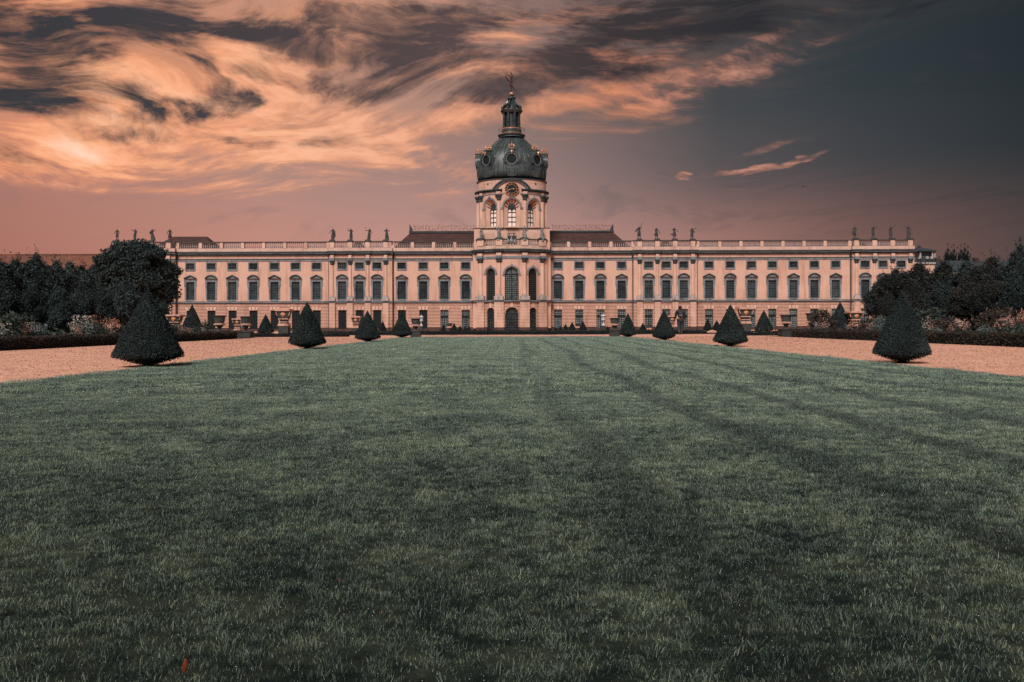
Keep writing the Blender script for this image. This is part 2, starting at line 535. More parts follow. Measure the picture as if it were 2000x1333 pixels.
M['pedestal'] = mat('pedestal', (.035, .038, .036), .9, col2=(.055, .055, .05), vscale=4, grime=(.02, .022, .02))
M['kerb'] = mat('kerb', (.40, .25, .20), .85, col2=(.25, .15, .125), vscale=3)
M['bark'] = mat('bark', (.035, .028, .024), .9, col2=(.055, .045, .04), vscale=6)
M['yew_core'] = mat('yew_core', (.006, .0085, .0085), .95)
M['yew'] = leafmat('yew', [(0, (.006, .010, .011)), (.45, (.020, .032, .032)), (.8, (.055, .076, .072)), (1, (.12, .15, .135))], wscale=3.0)
M['yew_far'] = leafmat('yew_far', [(0, (.006, .010, .010)), (.6, (.014, .021, .021)), (1, (.03, .04, .038))], wscale=3.0)
M['tree_l'] = leafmat('tree_leaf_teal', [(0, (.008, .014, .015)), (.5, (.028, .043, .042)), (.8, (.060, .082, .074)), (1, (.13, .15, .12))], wscale=.9)
M['tree_g'] = leafmat('tree_leaf_grey', [(0, (.014, .022, .023)), (.5, (.045, .064, .063)), (.8, (.095, .12, .113)), (1, (.18, .21, .185))], wscale=.9)
M['tree_r'] = leafmat('tree_leaf_rust', [(0, (.008, .012, .012)), (.45, (.024, .031, .029)), (.78, (.048, .042, .035)), (1, (.15, .085, .055))], wscale=1.0)
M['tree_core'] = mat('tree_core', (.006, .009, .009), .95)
M['hedge'] = leafmat('hedge_leaf', [(0, (.010, .012, .012)), (.45, (.024, .026, .022)), (.75, (.052, .036, .026)), (1, (.13, .055, .035))], wscale=2.0)
M['box'] = leafmat('box_leaf', [(0, (.012, .014, .014)), (.6, (.025, .028, .027)), (1, (.05, .05, .045))], wscale=2.0)
M['green'] = leafmat('plant_leaf', [(0, (.012, .02, .018)), (.5, (.035, .05, .042)), (1, (.09, .11, .085))], wscale=3.0)
M['silver'] = leafmat('plant_silver', [(0, (.04, .055, .053)), (.5, (.10, .125, .12)), (1, (.22, .25, .23))], wscale=3.0)
M['rusty'] = leafmat('plant_rust', [(0, (.014, .015, .014)), (.5, (.040, .032, .026)), (1, (.10, .065, .045))], wscale=3.0)
M['pink'] = leafmat('flower_pink', [(0, (.42, .18, .15)), (.5, (.62, .31, .26)), (1, (.80, .50, .44))], wscale=3.0)
M['salmon'] = leafmat('flower_salmon', [(0, (.42, .16, .10)), (.5, (.62, .27, .18)), (1, (.72, .38, .27))], wscale=3.0)
M['white'] = leafmat('flower_white', [(0, (.55, .42, .38)), (.5, (.72, .60, .55)), (1, (.85, .78, .72))], wscale=3.0)
M['red'] = leafmat('flower_red', [(0, (.16, .035, .03)), (.5, (.30, .07, .055)), (1, (.42, .13, .10))], wscale=3.0)
# ------------------------------------------------------------------ ground
LXL, LXR = -5.50, 5.80      # lawn edges


def sheet(name, m, x0, x1, ys, dz, wob=0.0, kind='structure', xr=None, nx=1):
    V = []
    Fc = []
    r = random.Random(name)
    for k, y in enumerate(ys):
        row = []
        for i in range(nx + 1):
            xx0 = x0(y) if callable(x0) else x0
            xx1 = x1(y) if callable(x1) else x1
            x = xx0 + (xx1 - xx0) * i / nx
            if wob and i in (0, nx):
                x += r.uniform(-wob, wob)
            row.append((x, y, gz(y) + dz))
        V += row
    for k in range(len(ys) - 1):
        for i in range(nx):
            a = k * (nx + 1) + i
            Fc.append((a, a + 1, a + nx + 2, a + nx + 1))
    me = bpy.data.meshes.new(name)
    me.from_pydata(V, [], Fc)
    me.materials.append(m)
    return struct(name, me, kind)


def yr(a, b, st):
    n = max(1, int(round((b - a) / st)))
    return [a + (b - a) * i / n for i in range(n + 1)]


# gravel: pink-orange grit with darker specks
mg = bpy.data.materials.new('gravel')
mg.use_nodes = True
t = N(mg.node_tree)
bb = mg.node_tree.nodes['Principled BSDF']
bb.inputs['Roughness'].default_value = .95
bb.inputs['Specular IOR Level'].default_value = .1
geo = t.n('ShaderNodeNewGeometry')
fa, _ = t.noise(geo.outputs['Position'], 1.1, 6, .6)
fb, _ = t.noise(geo.outputs['Position'], 38, 3, .7)
vo = t.n('ShaderNodeTexVoronoi', ins={'Vector': geo.outputs['Position'], 'Scale': 30.0})
cc = t.mix(t.smooth(fa, .3, .7), (.76, .41, .295, 1), (.64, .335, .235, 1))
cc = t.mix(t.smooth(fb, .52, .72, 0, .65), cc, (.30, .13, .085, 1))
sepc = t.n('ShaderNodeSeparateColor', ins={0: vo.outputs['Color']})
cc = t.mix(t.smooth(sepc.outputs[0], .86, .93), cc, (.16, .085, .065, 1))
cc = t.mix(t.smooth(sepc.outputs[1], .90, .96), cc, (.80, .50, .38, 1))
mg.node_tree.links.new(cc, bb.inputs['Base Color'])
bnp = t.n('ShaderNodeBump', ins={'Strength': .5, 'Distance': .02, 'Height': t.math('ADD', vo.outputs['Distance'], fb)})
mg.node_tree.links.new(bnp.outputs[0], bb.inputs['Normal'])
M['gravel'] = mg


# grass colour: shared by the turf sheet and the blades
def grassmat(name, blade):
    m = bpy.data.materials.new(name)
    m.use_nodes = True
    t = N(m.node_tree)
    b = m.node_tree.nodes['Principled BSDF']
    geo = t.n('ShaderNodeNewGeometry')
    pos = geo.outputs['Position']
    mpn = t.n('ShaderNodeMapping', ins={'Vector': pos, 'Scale': (1.0, 1.5, 1.0)})
    f1, _ = t.noise(mpn.outputs[0], 1.1, 6, .7)
    f2, _ = t.noise(mpn.outputs[0], 4.2, 5, .7)
    sp = t.n('ShaderNodeSeparateXYZ', ins={0: pos})
    # the strips left by the mower, wandering a little, strongest right of the middle
    fw, _ = t.noise(pos, .12, 2, .5)
    ph = t.math('MULTIPLY_ADD', fw, 1.6, sp.outputs[0])
    st = t.math('SINE', t.math('MULTIPLY', ph, 2 * pi / .92))
    st = t.smooth(st, .5, 1.0)
    amt = t.smooth(sp.outputs[0], -.6, 1.0, .12, .78)
    st = t.math('MULTIPLY', t.math('MULTIPLY', st, amt), t.smooth(f2, .35, .6, .35, 1.0))
    f3, _ = t.noise(mpn.outputs[0], 13.0, 4, .7)
    f = t.math('ADD', t.math('ADD', t.math('MULTIPLY', f1, .55), t.math('MULTIPLY', f2, .45)), t.math('MULTIPLY', f3, .40))
    f = t.smooth(f, .47, .93)
    if blade:
        f = t.math('MULTIPLY_ADD', geo.outputs['Random Per Island'], .55, t.math('MULTIPLY_ADD', f, .75, -.12), clamp=True)
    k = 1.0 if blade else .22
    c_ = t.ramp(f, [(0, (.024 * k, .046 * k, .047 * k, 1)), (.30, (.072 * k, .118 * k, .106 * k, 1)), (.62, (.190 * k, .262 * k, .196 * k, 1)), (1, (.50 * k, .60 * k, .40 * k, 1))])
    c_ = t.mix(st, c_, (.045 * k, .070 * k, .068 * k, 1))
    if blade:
        zt = t.smooth(sp.outputs[2], .006, .020, 0, .34)  # paler tips painted in by height: dew plus light above shaded bases
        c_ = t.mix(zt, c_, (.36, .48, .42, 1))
        r2 = t.math('FRACT', t.math('MULTIPLY', geo.outputs['Random Per Island'], 37.7))
        c_ = t.mix(t.smooth(r2, .955, .985), c_, (.42, .45, .40, 1))
    m.node_tree.links.new(c_, b.inputs['Base Color'])
    b.inputs['Roughness'].default_value = .5 if blade else .95
    b.inputs['Specular IOR Level'].default_value = .35 if blade else .1
    return m


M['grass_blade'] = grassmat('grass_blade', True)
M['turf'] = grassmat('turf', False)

# the base ground runs on to the horizon
gys = [-400, -60, -5] + yr(0, 150, 5) + [160, 200, 300, 500, 900, 1600, 2600]
sheet('ground', M['soil'], -2500, 2500, gys, -.012)
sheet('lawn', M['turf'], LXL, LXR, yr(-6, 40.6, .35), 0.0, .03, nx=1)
sheet('gravel_path', M['gravel'], -13.1, LXL, yr(-6, 41.2, 1), -.004)
sheet('gravel_path', M['gravel'], LXR, 13.1, yr(-6, 41.2, 1), -.004)
sheet('gravel_path', M['gravel'], -46, 46, yr(41.2, 50.6, 1), -.004)
sheet('forecourt', M['gravel'], -120, 120, yr(60, 151, 3), -.006)
sheet('planting_bed', M['soil'], -16, 16, yr(50.6, 60, 2), -.002)

# ------------------------------------------------------------------ grass as tiles of blades set out over the lawn
hid = bpy.data.collections.new('grass_tiles')     # source tiles, not linked to the scene


def tile(name, size, n, h0, h1, wd, seed, dew=0, tufts=900):
    r = np.random.default_rng(seed)
    # tufts: blades fan out from many small crowns, with darker gaps between them
    K = tufts
    tx, ty, th_ = r.uniform(0, size, K), r.uniform(0, size, K), r.uniform(.45, 1.45, K)
    pk = r.integers(0, K, n)
    sg = .42 * size / sqrt(K)
    ox, oy = r.normal(0, sg, n), r.normal(0, sg, n)
    loose = r.random(n) < .22
    x = np.where(loose, r.uniform(0, size, n), (tx[pk] + ox) % size)
    y = np.where(loose, r.uniform(0, size, n), (ty[pk] + oy) % size)
    dist = np.sqrt(ox * ox + oy * oy) / sg
    h = r.uniform(h0, h1, n) * np.where(loose, .6, th_[pk] * np.clip(1.25 - .3 * dist, .4, 1.3))
    tall = r.random(n) < .003
    h = np.where(tall, h * 1.8, h)
    a = r.uniform(0, 2 * pi, n)
    dx, dy = np.cos(a), np.sin(a)
    la = np.where(loose, r.uniform(0, 2 * pi, n), np.arctan2(oy, ox) + r.normal(0, .7, n))
    lean = r.uniform(.1, .95, n) * h
    lx, ly = np.cos(la) * lean, np.sin(la) * lean
    w_ = wd * r.uniform(.6, 1.3, n)
    b0 = np.stack([x - dx * w_, y - dy * w_, np.zeros(n)], 1)
    b1 = np.stack([x + dx * w_, y + dy * w_, np.zeros(n)], 1)
    m0 = np.stack([x - dx * w_ * .8 + lx * .35, y - dy * w_ * .8 + ly * .35, h * .6], 1)
    m1 = np.stack([x + dx * w_ * .8 + lx * .35, y + dy * w_ * .8 + ly * .35, h * .6], 1)
    tp = np.stack([x + lx, y + ly, h], 1)
    V = np.stack([b0, b1, m1, m0, tp], 1).reshape(-1, 3)
    i = np.arange(n)[:, None] * 5
    Fc = np.concatenate([i + np.array([[0, 1, 2]]), i + np.array([[0, 2, 3]]), i + np.array([[3, 2, 4]])])
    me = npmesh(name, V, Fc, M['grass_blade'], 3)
    o = bpy.data.objects.new(name, me)
    hid.objects.link(o)
    if dew:
        q = r.integers(0, n, dew)
        s_ = r.uniform(.0005, .0014, dew)
        oc = np.array([[1, 0, 0], [-1, 0, 0], [0, 1, 0], [0, -1, 0], [0, 0, 1], [0, 0, -1]])
        V = (tp[q][:, None, :] + oc[None] * s_[:, None, None]).reshape(-1, 3)
        f8 = np.array([[0, 2, 4], [2, 1, 4], [1, 3, 4], [3, 0, 4], [2, 0, 5], [1, 2, 5], [3, 1, 5], [0, 3, 5]])
        Fd = (np.arange(dew)[:, None, None] * 6 + f8[None]).reshape(-1, 3)
        dm_ = npmesh(name + '_dew', V, Fd, M['dew'], 3)
        od = bpy.data.objects.new(name + '_dew', dm_)
        hid.objects.link(od)
    return o


M['dew'] = mat('dew', (.75, .75, .70), .15, spec=.9)


def scatter(name, tiles, pts, label):
    """one object: tiles of blades instanced on the points of a small grid"""
    me = bpy.data.meshes.new(name)
    me.from_pydata(pts, [], [])
    o = struct(name, me, 'stuff', label, 'grass')
    cl = bpy.data.collections.new(name + '_tiles')
    for t_ in tiles:
        cl.objects.link(t_)
    gt = bpy.data.node_groups.new(name, 'GeometryNodeTree')
    gt.interface.new_socket('Geometry', in_out='INPUT', socket_type='NodeSocketGeometry')
    gt.interface.new_socket('Geometry', in_out='OUTPUT', socket_type='NodeSocketGeometry')
    a = gt.nodes.new('NodeGroupInput')
    z = gt.nodes.new('NodeGroupOutput')
    ci = gt.nodes.new('GeometryNodeCollectionInfo')
    ci.inputs[0].default_value = cl
    ci.inputs['Separate Children'].default_value = True
    ci.inputs['Reset Children'].default_value = True
    ip = gt.nodes.new('GeometryNodeInstanceOnPoints')
    ip.inputs['Pick Instance'].default_value = True
    ri = gt.nodes.new('FunctionNodeRandomValue')
    ri.data_type = 'INT'
    ri.inputs[4].default_value = 0
    ri.inputs[5].default_value = len(tiles) - 1
    L = gt.links.new
    L(a.outputs[0], ip.inputs['Points'])
    L(ci.outputs[0], ip.inputs['Instance'])
    L(ri.outputs[2], ip.inputs['Instance Index'])
    L(ip.outputs[0], z.inputs[0])
    md = o.modifiers.new('tiles', 'NODES')
    md.node_group = gt
    return o


def joined(o_list, name):
    return o_list


nt_ = [tile('near_tile', 1.13, 44000, .006, .0145, .0008, s, 1100, 1500) for s in (1, 2, 3)]
nd_ = [o for o in hid.objects if o.name.endswith('_dew') or '_dew' in o.name]
mt_ = [tile('mid_tile', 1.13, 11000, .008, .020, .0014, s, 0, 420) for s in (11, 12, 13)]
ft_ = [tile('far_tile', 1.13, 4200, .009, .022, .0026, s, 0, 160) for s in (21, 22, 23)]


def grid(y0, y1):
    p = []
    y = y0
    while y < y1 - .01:
        for i in range(10):
            p.append((LXL + i * 1.13, y, .0))
        y += 1.13
    return p


Y0 = .45
Y1 = Y0 + 1.13 * 6
Y2 = Y1 + 1.13 * 9
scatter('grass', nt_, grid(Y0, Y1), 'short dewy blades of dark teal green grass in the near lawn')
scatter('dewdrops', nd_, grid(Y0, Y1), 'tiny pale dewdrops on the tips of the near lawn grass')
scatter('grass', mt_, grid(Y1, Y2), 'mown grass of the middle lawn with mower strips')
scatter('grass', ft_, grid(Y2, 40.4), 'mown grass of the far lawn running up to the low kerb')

# ragged tufts along both edges of the lawn, and loose grit on the paths
r = np.random.default_rng(44)
parts_v, parts_f, o_ = [], [], 0
for xe in (LXL, LXR):
    n = 16000
    y = r.uniform(6, 40.5, n)
    lump = np.clip(np.sin(y * 3.1) + np.sin(y * 7.7 + 1) + np.sin(y * 1.3 + 2), -1, 2)
    x = xe + (r.normal(0, .035, n) + .03 * lump * (1 if xe < 0 else -1) * -1)
    h = r.uniform(.012, .032, n) * (1 + .25 * np.maximum(lump, 0))
    a = r.uniform(0, 2 * pi, n)
    w_ = .0012 + .00010 * y
    lx, ly = r.normal(0, .5, n) * h, r.normal(0, .5, n) * h
    V = np.stack([np.stack([x - np.cos(a) * w_, y - np.sin(a) * w_, 0 * x], 1), np.stack([x + np.cos(a) * w_, y + np.sin(a) * w_, 0 * x], 1), np.stack([x + lx, y + ly, h], 1)], 1).reshape(-1, 3)
    parts_v.append(V)
    parts_f.append(np.arange(n * 3).reshape(-1, 3) + o_)
    o_ += n * 3
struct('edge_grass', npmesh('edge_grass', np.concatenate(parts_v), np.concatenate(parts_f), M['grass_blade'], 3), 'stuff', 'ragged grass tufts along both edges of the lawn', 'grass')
oc = np.array([[1, 0, 0], [-1, 0, 0], [0, 1, 0], [0, -1, 0], [0, 0, .6], [0, 0, -.6]])
f8 = np.array([[0, 2, 4], [2, 1, 4], [1, 3, 4], [3, 0, 4], [2, 0, 5], [1, 2, 5], [3, 1, 5], [0, 3, 5]])
M['grit'] = leafmat('grit', [(0, (.10, .055, .045)), (.4, (.34, .18, .13)), (.8, (.62, .36, .27)), (1, (.85, .62, .52))], rough=.9, spec=.1)
n = 26000
sgn = np.where(r.random(n) < .5, -1, 1)
X = np.where(sgn < 0, r.uniform(-13.1, LXL, n), r.uniform(LXR, 13.1, n))
Y = 7.5 + 33 * r.random(n) ** 1.3
Q = np.stack([X, Y, np.full(n, .001)], 1)
sz = (.004 + .00035 * Y) * r.uniform(.5, 1.4, n)
V = (Q[:, None, :] + oc[None] * sz[:, None, None]).reshape(-1, 3)
Fc = (np.arange(n)[:, None, None] * 6 + f8[None]).reshape(-1, 3)
struct('loose_gravel', npmesh('loose_gravel', V, Fc, M['grit'], 3), 'stuff', 'loose gravel stones lying on both paths', 'gravel')

# ------------------------------------------------------------------ the palace
D = 150.0
s_ = D / F


def fx(px):
    return (px + .25 - 1000) * s_


def fz(py, d=D):
    return CAMH + (HOR - py) * d / F


Z = {k: fz(v) for k, v in dict(rt=471.0, rb=473.2, bb=484.2, ct=490.8, c1=493.6, c2=495.4, cb=498.3, at=504.5, ab=509.4, st=587.6, s1=589.0, s2=590.4, sb=592.0, pt=639.8).items()}
ZG = -.5
pal = thing('palace', 'long salmon baroque palace with grey window surrounds and a domed clock tower in the middle', 'palace', (0, D, 0))
pal.location = (0, 0, 0)
WX = [372, 412.7, 454, 495, 536.3, 577.5, 618.5]
segs = [  # x0, x1, projection, bays, pilasters
    (222, 345, .62, [245.5, 280.5, 315.5], [228.5, 263, 297.7, 332.5]),
    (345, 644, 0, WX, []),
    (644, 767, .62, [669.7, 703.5, 737.6], [650.6, 685.3, 719.8, 754.6]),
    (767, 926, 0, [784.8, 826.7, 868, 909.6], []),
    (1076, 1237, 0, [1089.7, 1131.2, 1172.6, 1214.1], []),
    (1237, 1360, .62, [1265.8, 1300, 1334], [1248.3, 1282.8, 1317.1, 1351.7]),
    (1360, 1662, 0, [1384.8, 1426.2, 1467.5, 1508.4, 1549.5, 1590.4, 1632], []),
    (1662, 1783, .62, [1686.7, 1721.7, 1756.9], [1669.8, 1705, 1740, 1774.5]),
]
OW = 1.52 / 2    # half width of the tall windows
mw_bot, mw_top = Z['st'], fz(549.3)
sw_bot, sw_top = fz(524.6), fz(512.9)
gw_bot, gw_top = fz(641.5), fz(605)


def wall_strip(mb, x0, x1, z0, z1, holes, y0, y1):
    """solid wall between z0 and z1 with rectangular holes (cx, half, zb, zt)"""
    xs = x0
    for cx, h, zb, zt in sorted(holes):
        if cx - h > xs:
            mb.box(xs, cx - h, y0, y1, z0, z1)
        a, b_ = max(zb, z0), min(zt, z1)
        if a >= b_:
            mb.box(cx - h, cx + h, y0, y1, z0, z1)
        else:
            if a > z0 + 1e-4:
                mb.box(cx - h, cx + h, y0, y1, z0, a)
            if b_ < z1 - 1e-4:
                mb.box(cx - h, cx + h, y0, y1, b_, z1)
        xs = cx + h
    if x1 > xs:
        mb.box(xs, x1, y0, y1, z0, z1)


# ---- window kinds, built once, then copied
def bars_grid(mb, w_, h_, nx, nz, y, th, mid=None, vmid=False, arch=0):
    for i in range(nx + 1):
        x = -w_ + 2 * w_ * i / nx
        t_ = th * (2.2 if i in (0, nx) else (1.8 if vmid and i * 2 == nx else 1))
        zt = h_
        if arch:
            zt = h_ - arch + sqrt(max(0, 1 - (x / w_) ** 2)) * arch
        mb.box(x - t_ / 2, x + t_ / 2, y - .04, y, 0, zt)
    for k in range(nz + 1):
        z = (h_ - arch) * k / nz
        t_ = th * (2.2 if k in (0, nz) else 1)
        if mid is not None and k == mid:
            t_ = th * 2.6
        mb.box(-w_, w_, y - .03, y + .01, z - t_ / 2, z + t_ / 2)


def tri_pediment(mb, w_, z, h):
    mb.box(-w_, w_, -.30, 0, z, z + .10)
    for sgn in (-1, 1):
        p = [(sgn * w_, z + .10), (sgn * w_, z + .22), (0, z + h), (0, z + h - .16)]
        mb.poly(p if sgn < 0 else p[::-1], -.32, 0)


def seg_pediment(mb, w_, z, h):
    mb.box(-w_, w_, -.30, 0, z, z + .10)
    r = (w_ * w_ + (h - .1) ** 2) / (2 * (h - .1))
    zc = z + h - r
    a = math.asin(w_ / r)
    mb.ring(0, zc, r - .15, r, pi / 2 - a, pi / 2 + a, -.32, 0, 10)


def make_tall(kind, glass):
    H = mw_top - mw_bot
    wn = MB().box(-OW, OW, .26, .30, 0, H).build('window', M[glass], pal)
    f_ = MB()
    fw = .29
    f_.box(-OW - fw, -OW, -.09, .26, .35, H + .26)
    f_.box(OW, OW + fw, -.09, .26, .35, H + .26)
    f_.box(-OW, OW, -.09, .26, H, H + .26)
    f_.box(-OW - fw - .12, -OW - fw, -.06, 0, H - .9, H + .26)
    f_.box(OW + fw, OW + fw + .12, -.06, 0, H - .9, H + .26)
    f_.box(-OW - fw - .06, OW + fw + .06, -.12, 0, H + .262, H + .36)
    f_.build('window_frame', M['stone_grey'], wn)
    b_ = MB()
    bars_grid(b_, OW, H, 5, 12, .24, .045, mid=7)
    b_.build('glazing_bars', M['bars'], wn)
    MB().box(-OW, OW, .10, .24, 0.0, .36).build('window_apron', M['stone_grey'], wn)
    p = MB()
    (tri_pediment if kind == 'tri' else seg_pediment)(p, 1.17, H + .52, .80)
    p.build('pediment', M['zinc'], wn)
    ty = MB()
    if kind == 'tri':
        ty.poly([(-.95, H + .63), (.95, H + .63), (0, H + 1.16)], -.10, 0)
    else:
        ty.poly([(-1.0, H + .63)] + [(1.0 * -cos(a), H + .63 + .52 * sin(a)) for a in [pi * k / 8 for k in range(1, 8)]] + [(1.0, H + .63)], -.10, 0)
    ty.build('tympanum', M['stone_grey'], wn)
    return wn


def make_small():
    w_, H = .775, sw_top - sw_bot
    wn = MB().box(-w_, w_, .18, .22, 0, H).build('window', M['glass'], pal)
    f_ = MB()
    f_.box(-w_ - .2, -w_, -.07, .18, -.22, H + .2)
    f_.box(w_, w_ + .2, -.07, .18, -.22, H + .2)
    f_.box(-w_, w_, -.07, .18, H, H + .2)
    f_.box(-w_, w_, -.07, .18, -.22, 0)
    f_.box(-w_ - .14, w_ + .14, -.12, 0, -.31, -.222)
    f_.build('window_frame', M['stone_grey'], wn)
    b_ = MB()
    bars_grid(b_, w_, H, 4, 3, .16, .04)
    b_.build('glazing_bars', M['bars'], wn)
    return wn


def make_ground(kind):
    H = gw_top - gw_bot
    wn = MB().box(-OW, OW, .30, .34, 0, H).build('window', M['shutter' if kind == 'shut' else 'glass_lit'], pal)
    b_ = MB()
    if kind == 'shut':
        for k in range(14):
            b_.box(-OW + .08, OW - .08, .26, .30, H * k / 14 + .03, H * (k + 1) / 14 - .03)
        b_.box(-.04, .04, .22, .26, 0, H)
    else:
        bars_grid(b_, OW, H, 4, 9, .28, .07, mid=6)
        b_.box(-OW, OW, .20, .24, H * .6, H * .66)
        b_.box(-.07, .07, .20, .24, 0, H * .6)
    b_.build('glazing_bars' if kind != 'shut' else 'shutter_slats', M['bars'], wn)
    k_ = MB()
    for x in (-.62, 0, .62):
        p = .0 if x == 0 else .0
        k_.hexa([(x - .17, -.07, H), (x + .17, -.07, H), (x + .17, 0, H), (x - .17, 0, H), (x * 1.15 - .26, -.07, H + .62), (x * 1.15 + .26, -.07, H + .62), (x * 1.15 + .26, 0, H + .62), (x * 1.15 - .26, 0, H + .62)])
    k_.build('keystone', M['stucco_pale'], wn)
    return wn


protos = {'tri': make_tall('tri', 'glass'), 'seg': make_tall('seg', 'glass'), 'tri2': make_tall('tri', 'glass_mid'), 'seg2': make_tall('seg', 'glass_mid'), 'small': make_small(),
          'gshut': make_ground('shut'), 'glit': make_ground('lit')}
used = set()


def put(kind, x, y, z):
    o = protos[kind]
    if kind in used:
        o = copy_tree(o, pal)
    used.add(kind)
    o.location = (x, y, z)


gl_left = {412.7: 1, 454: 1}
k_all = 0
courses = 17
for si, (px0, px1, pr, bays, pils) in enumerate(segs):
    x0, x1 = fx(px0), fx(px1)
    yf = D - pr
    BX = [fx(b_) for b_ in bays]
    # upper wall
    mb = MB()
    holes = [(b_, OW, mw_bot, mw_top) for b_ in BX]
    wall_strip(mb, x0, x1, Z['st'], fz(535), holes, yf, yf + .45)
    holes = [(b_, .775, sw_bot, sw_top) for b_ in BX]
    wall_strip(mb, x0, x1, fz(535), Z['ab'], holes, yf, yf + .45)
    mb.box(x0, x1, yf + .002, yf + .45, Z['at'], Z['cb'])
    mb.build('wall', M['stucco'], pal)
    # banded ground storey, every course its own strip with an open joint
    mb = MB()
    top, bot = Z['sb'], Z['pt']
    ch = (top - bot) / courses
    for c_i in range(courses):
        zb = bot + c_i * ch
        wall_strip(mb, x0, x1, zb + .10, zb + ch, [(b_, OW, gw_bot, gw_top) for b_ in BX], yf, yf + .3)
    mb.build('banded_wall', M['stucco'], pal)
    mb = MB()
    wall_strip(mb, x0 + .02, x1 - .02, bot, top, [(b_, OW + .002, gw_bot, gw_top) for b_ in BX], yf + .20, yf + .5)
    mb.build('wall_joints', M['stucco'], pal)
    mb = MB()
    wall_strip(mb, x0, x1, ZG, bot, [(b_, OW, gw_bot, gw_top) for b_ in BX], yf - .08, yf + .4)
    mb.build('plinth', M['plinth'], pal)
    # cornices
    e0 = .28 if pr else -.5
    mb = MB()
    mb.box(x0 - e0, x1 + e0, yf - .62, yf + .5, Z['c1'], Z['ct'])
    mb.box(x0 - e0 * .6, x1 + e0 * .6, yf - .28, yf + .5, Z['cb'], Z['c2'])
    mb.build('cornice', M['zinc'], pal)
    MB().box(x0 - e0 * .9, x1 + e0 * .9, yf - .50, yf + .5, Z['c2'], Z['c1']).build('cornice_band', M['zinc_light'], pal)
    MB().box(x0 - e0 * .3, x1 + e0 * .3, yf - .10, yf + .45, Z['ab'], Z['at']).build('architrave', M['stone_grey'], pal)
    MB().box(x0 - e0 * .3, x1 + e0 * .3, yf - .18, yf + .45, Z['at'] - .12, Z['at'] + .002).build('architrave_lip', M['zinc'], pal)
    mb = MB()
    mb.box(x0 - e0 * .5, x1 + e0 * .5, yf - .26, yf + .3, Z['s1'], Z['st'])
    mb.box(x0 - e0 * .3, x1 + e0 * .3, yf - .12, yf + .3, Z['sb'], Z['s2'])
    mb.build('string_course', M['zinc'], pal)
    MB().box(x0 - e0 * .4, x1 + e0 * .4, yf - .27, yf + .3, Z['s2'] - .01, Z['s1'] + .03).build('string_course_band', M['zinc_light'], pal)
    # windows
    for b_ in BX:
        first = si in (1,)
        # pediments alternate
        pass
    for bi, b_ in enumerate(BX):
        if si in (0, 2, 5, 7):
            kd = 'seg' if bi % 2 == 0 else 'tri'
        elif si in (1, 3, 6):
            kd = 'tri' if bi % 2 == 0 else 'seg'
        else:
            kd = 'seg' if bi % 2 == 0 else 'tri'
        put(kd + ('2' if si not in (3, 4) else ''), b_, yf, mw_bot)
        put('small', b_, yf, sw_bot)
        shut = si in (0, 1, 2) or (si == 3 and bi < 2)
        put('gshut' if shut else 'glit', b_, yf, gw_bot)
    # pilasters
    for pi_, pp in enumerate(pils):
        x = fx(pp)
        c_ = MB()
        c_.lathe(x, yf - .02, [(.31, fz(577.5)), (.30, fz(560)), (.265, fz(518))], 12)
        c_.build('pilaster', M['stucco_pale'], pal, smooth=False)
        b2 = MB()
        b2.box(x - .56, x + .56, yf - .48, yf, Z['st'], fz(580))
        b2.lathe(x, yf - .02, [(.46, fz(580)), (.46, fz(579)), (.36, fz(578.4)), (.40, fz(577.5))], 12)
        b2.build('pilaster_base', M['stone_light'], pal)
        cp = MB()
        cp.lathe(x, yf - .02, [(.27, fz(518)), (.40, fz(515)), (.34, fz(513.5)), (.50, fz(511)), (.42, fz(509.6))], 8)
        for sx in (-1, 1):
            cp.lathe(x + sx * .37, yf - .32, [(.05, fz(513)), (.12, fz(511.6)), (.05, fz(510))], 6)
        cp.build('capital', M['zinc'], pal)
        MB().box(x - .42, x + .42, yf - .46, yf, Z['ab'] + .02, fz(504.9)).build('impost', M['stone_grey'], pal)
        MB().box(x - .32, x + .32, yf - .36, yf, Z['at'] + .01, Z['cb'] - .002).build('frieze_block', M['stucco_pale'], pal)
        cb_ = MB()
        cb_.box(x - .75, x + .75, yf - .80, yf - .62, Z['c1'] + .01, Z['ct'] + .012)
        cb_.build('cornice_break', M['zinc'], pal)
        MB().box(x - .68, x + .68, yf - .68, yf - .50, Z['c2'] + .01, Z['c1'] - .01).build('cornice_break_band', M['zinc_light'], pal)
        # banded pier below
        mb = MB()
        for c_i in range(courses):
            zb = bot + c_i * ch
            mb.box(x - .54, x + .54, yf - .34, yf - .005, zb + .10, zb + ch)
        mb.box(x - .50, x + .50, yf - .29, yf - .004, bot, top)
        mb.build('banded_pier', M['stucco_pale'], pal)
        MB().box(x - .60, x + .60, yf - .42, yf - .08, ZG, bot).build('pier_plinth', M['plinth'], pal)
    # balustrade
    peds = [fx(p_) for p_ in pils] if pils else [(BX[i] + BX[i + 1]) / 2 for i in range(len(BX) - 1)]
    ends = [x0 + .25, x1 - .25]
    if pils:
        ends = []
    allp = sorted(peds + ends)
    if si == 3:
        allp = sorted(peds + [x0 + .1, x1 + .2])
    if si == 4:
        allp = sorted(peds + [x0 - .2, x1 - .1])
    yb = yf - .10
    MB().box(x0, x1, yb - .05, yb + .45, Z['ct'] + .002, Z['bb']).build('parapet_base', M['stucco_pale'], pal)
    MB().box(x0 - .02, x1 + .02, yb - .06, yb + .42, Z['rb'], Z['rt']).build('handrail', M['rail'], pal)
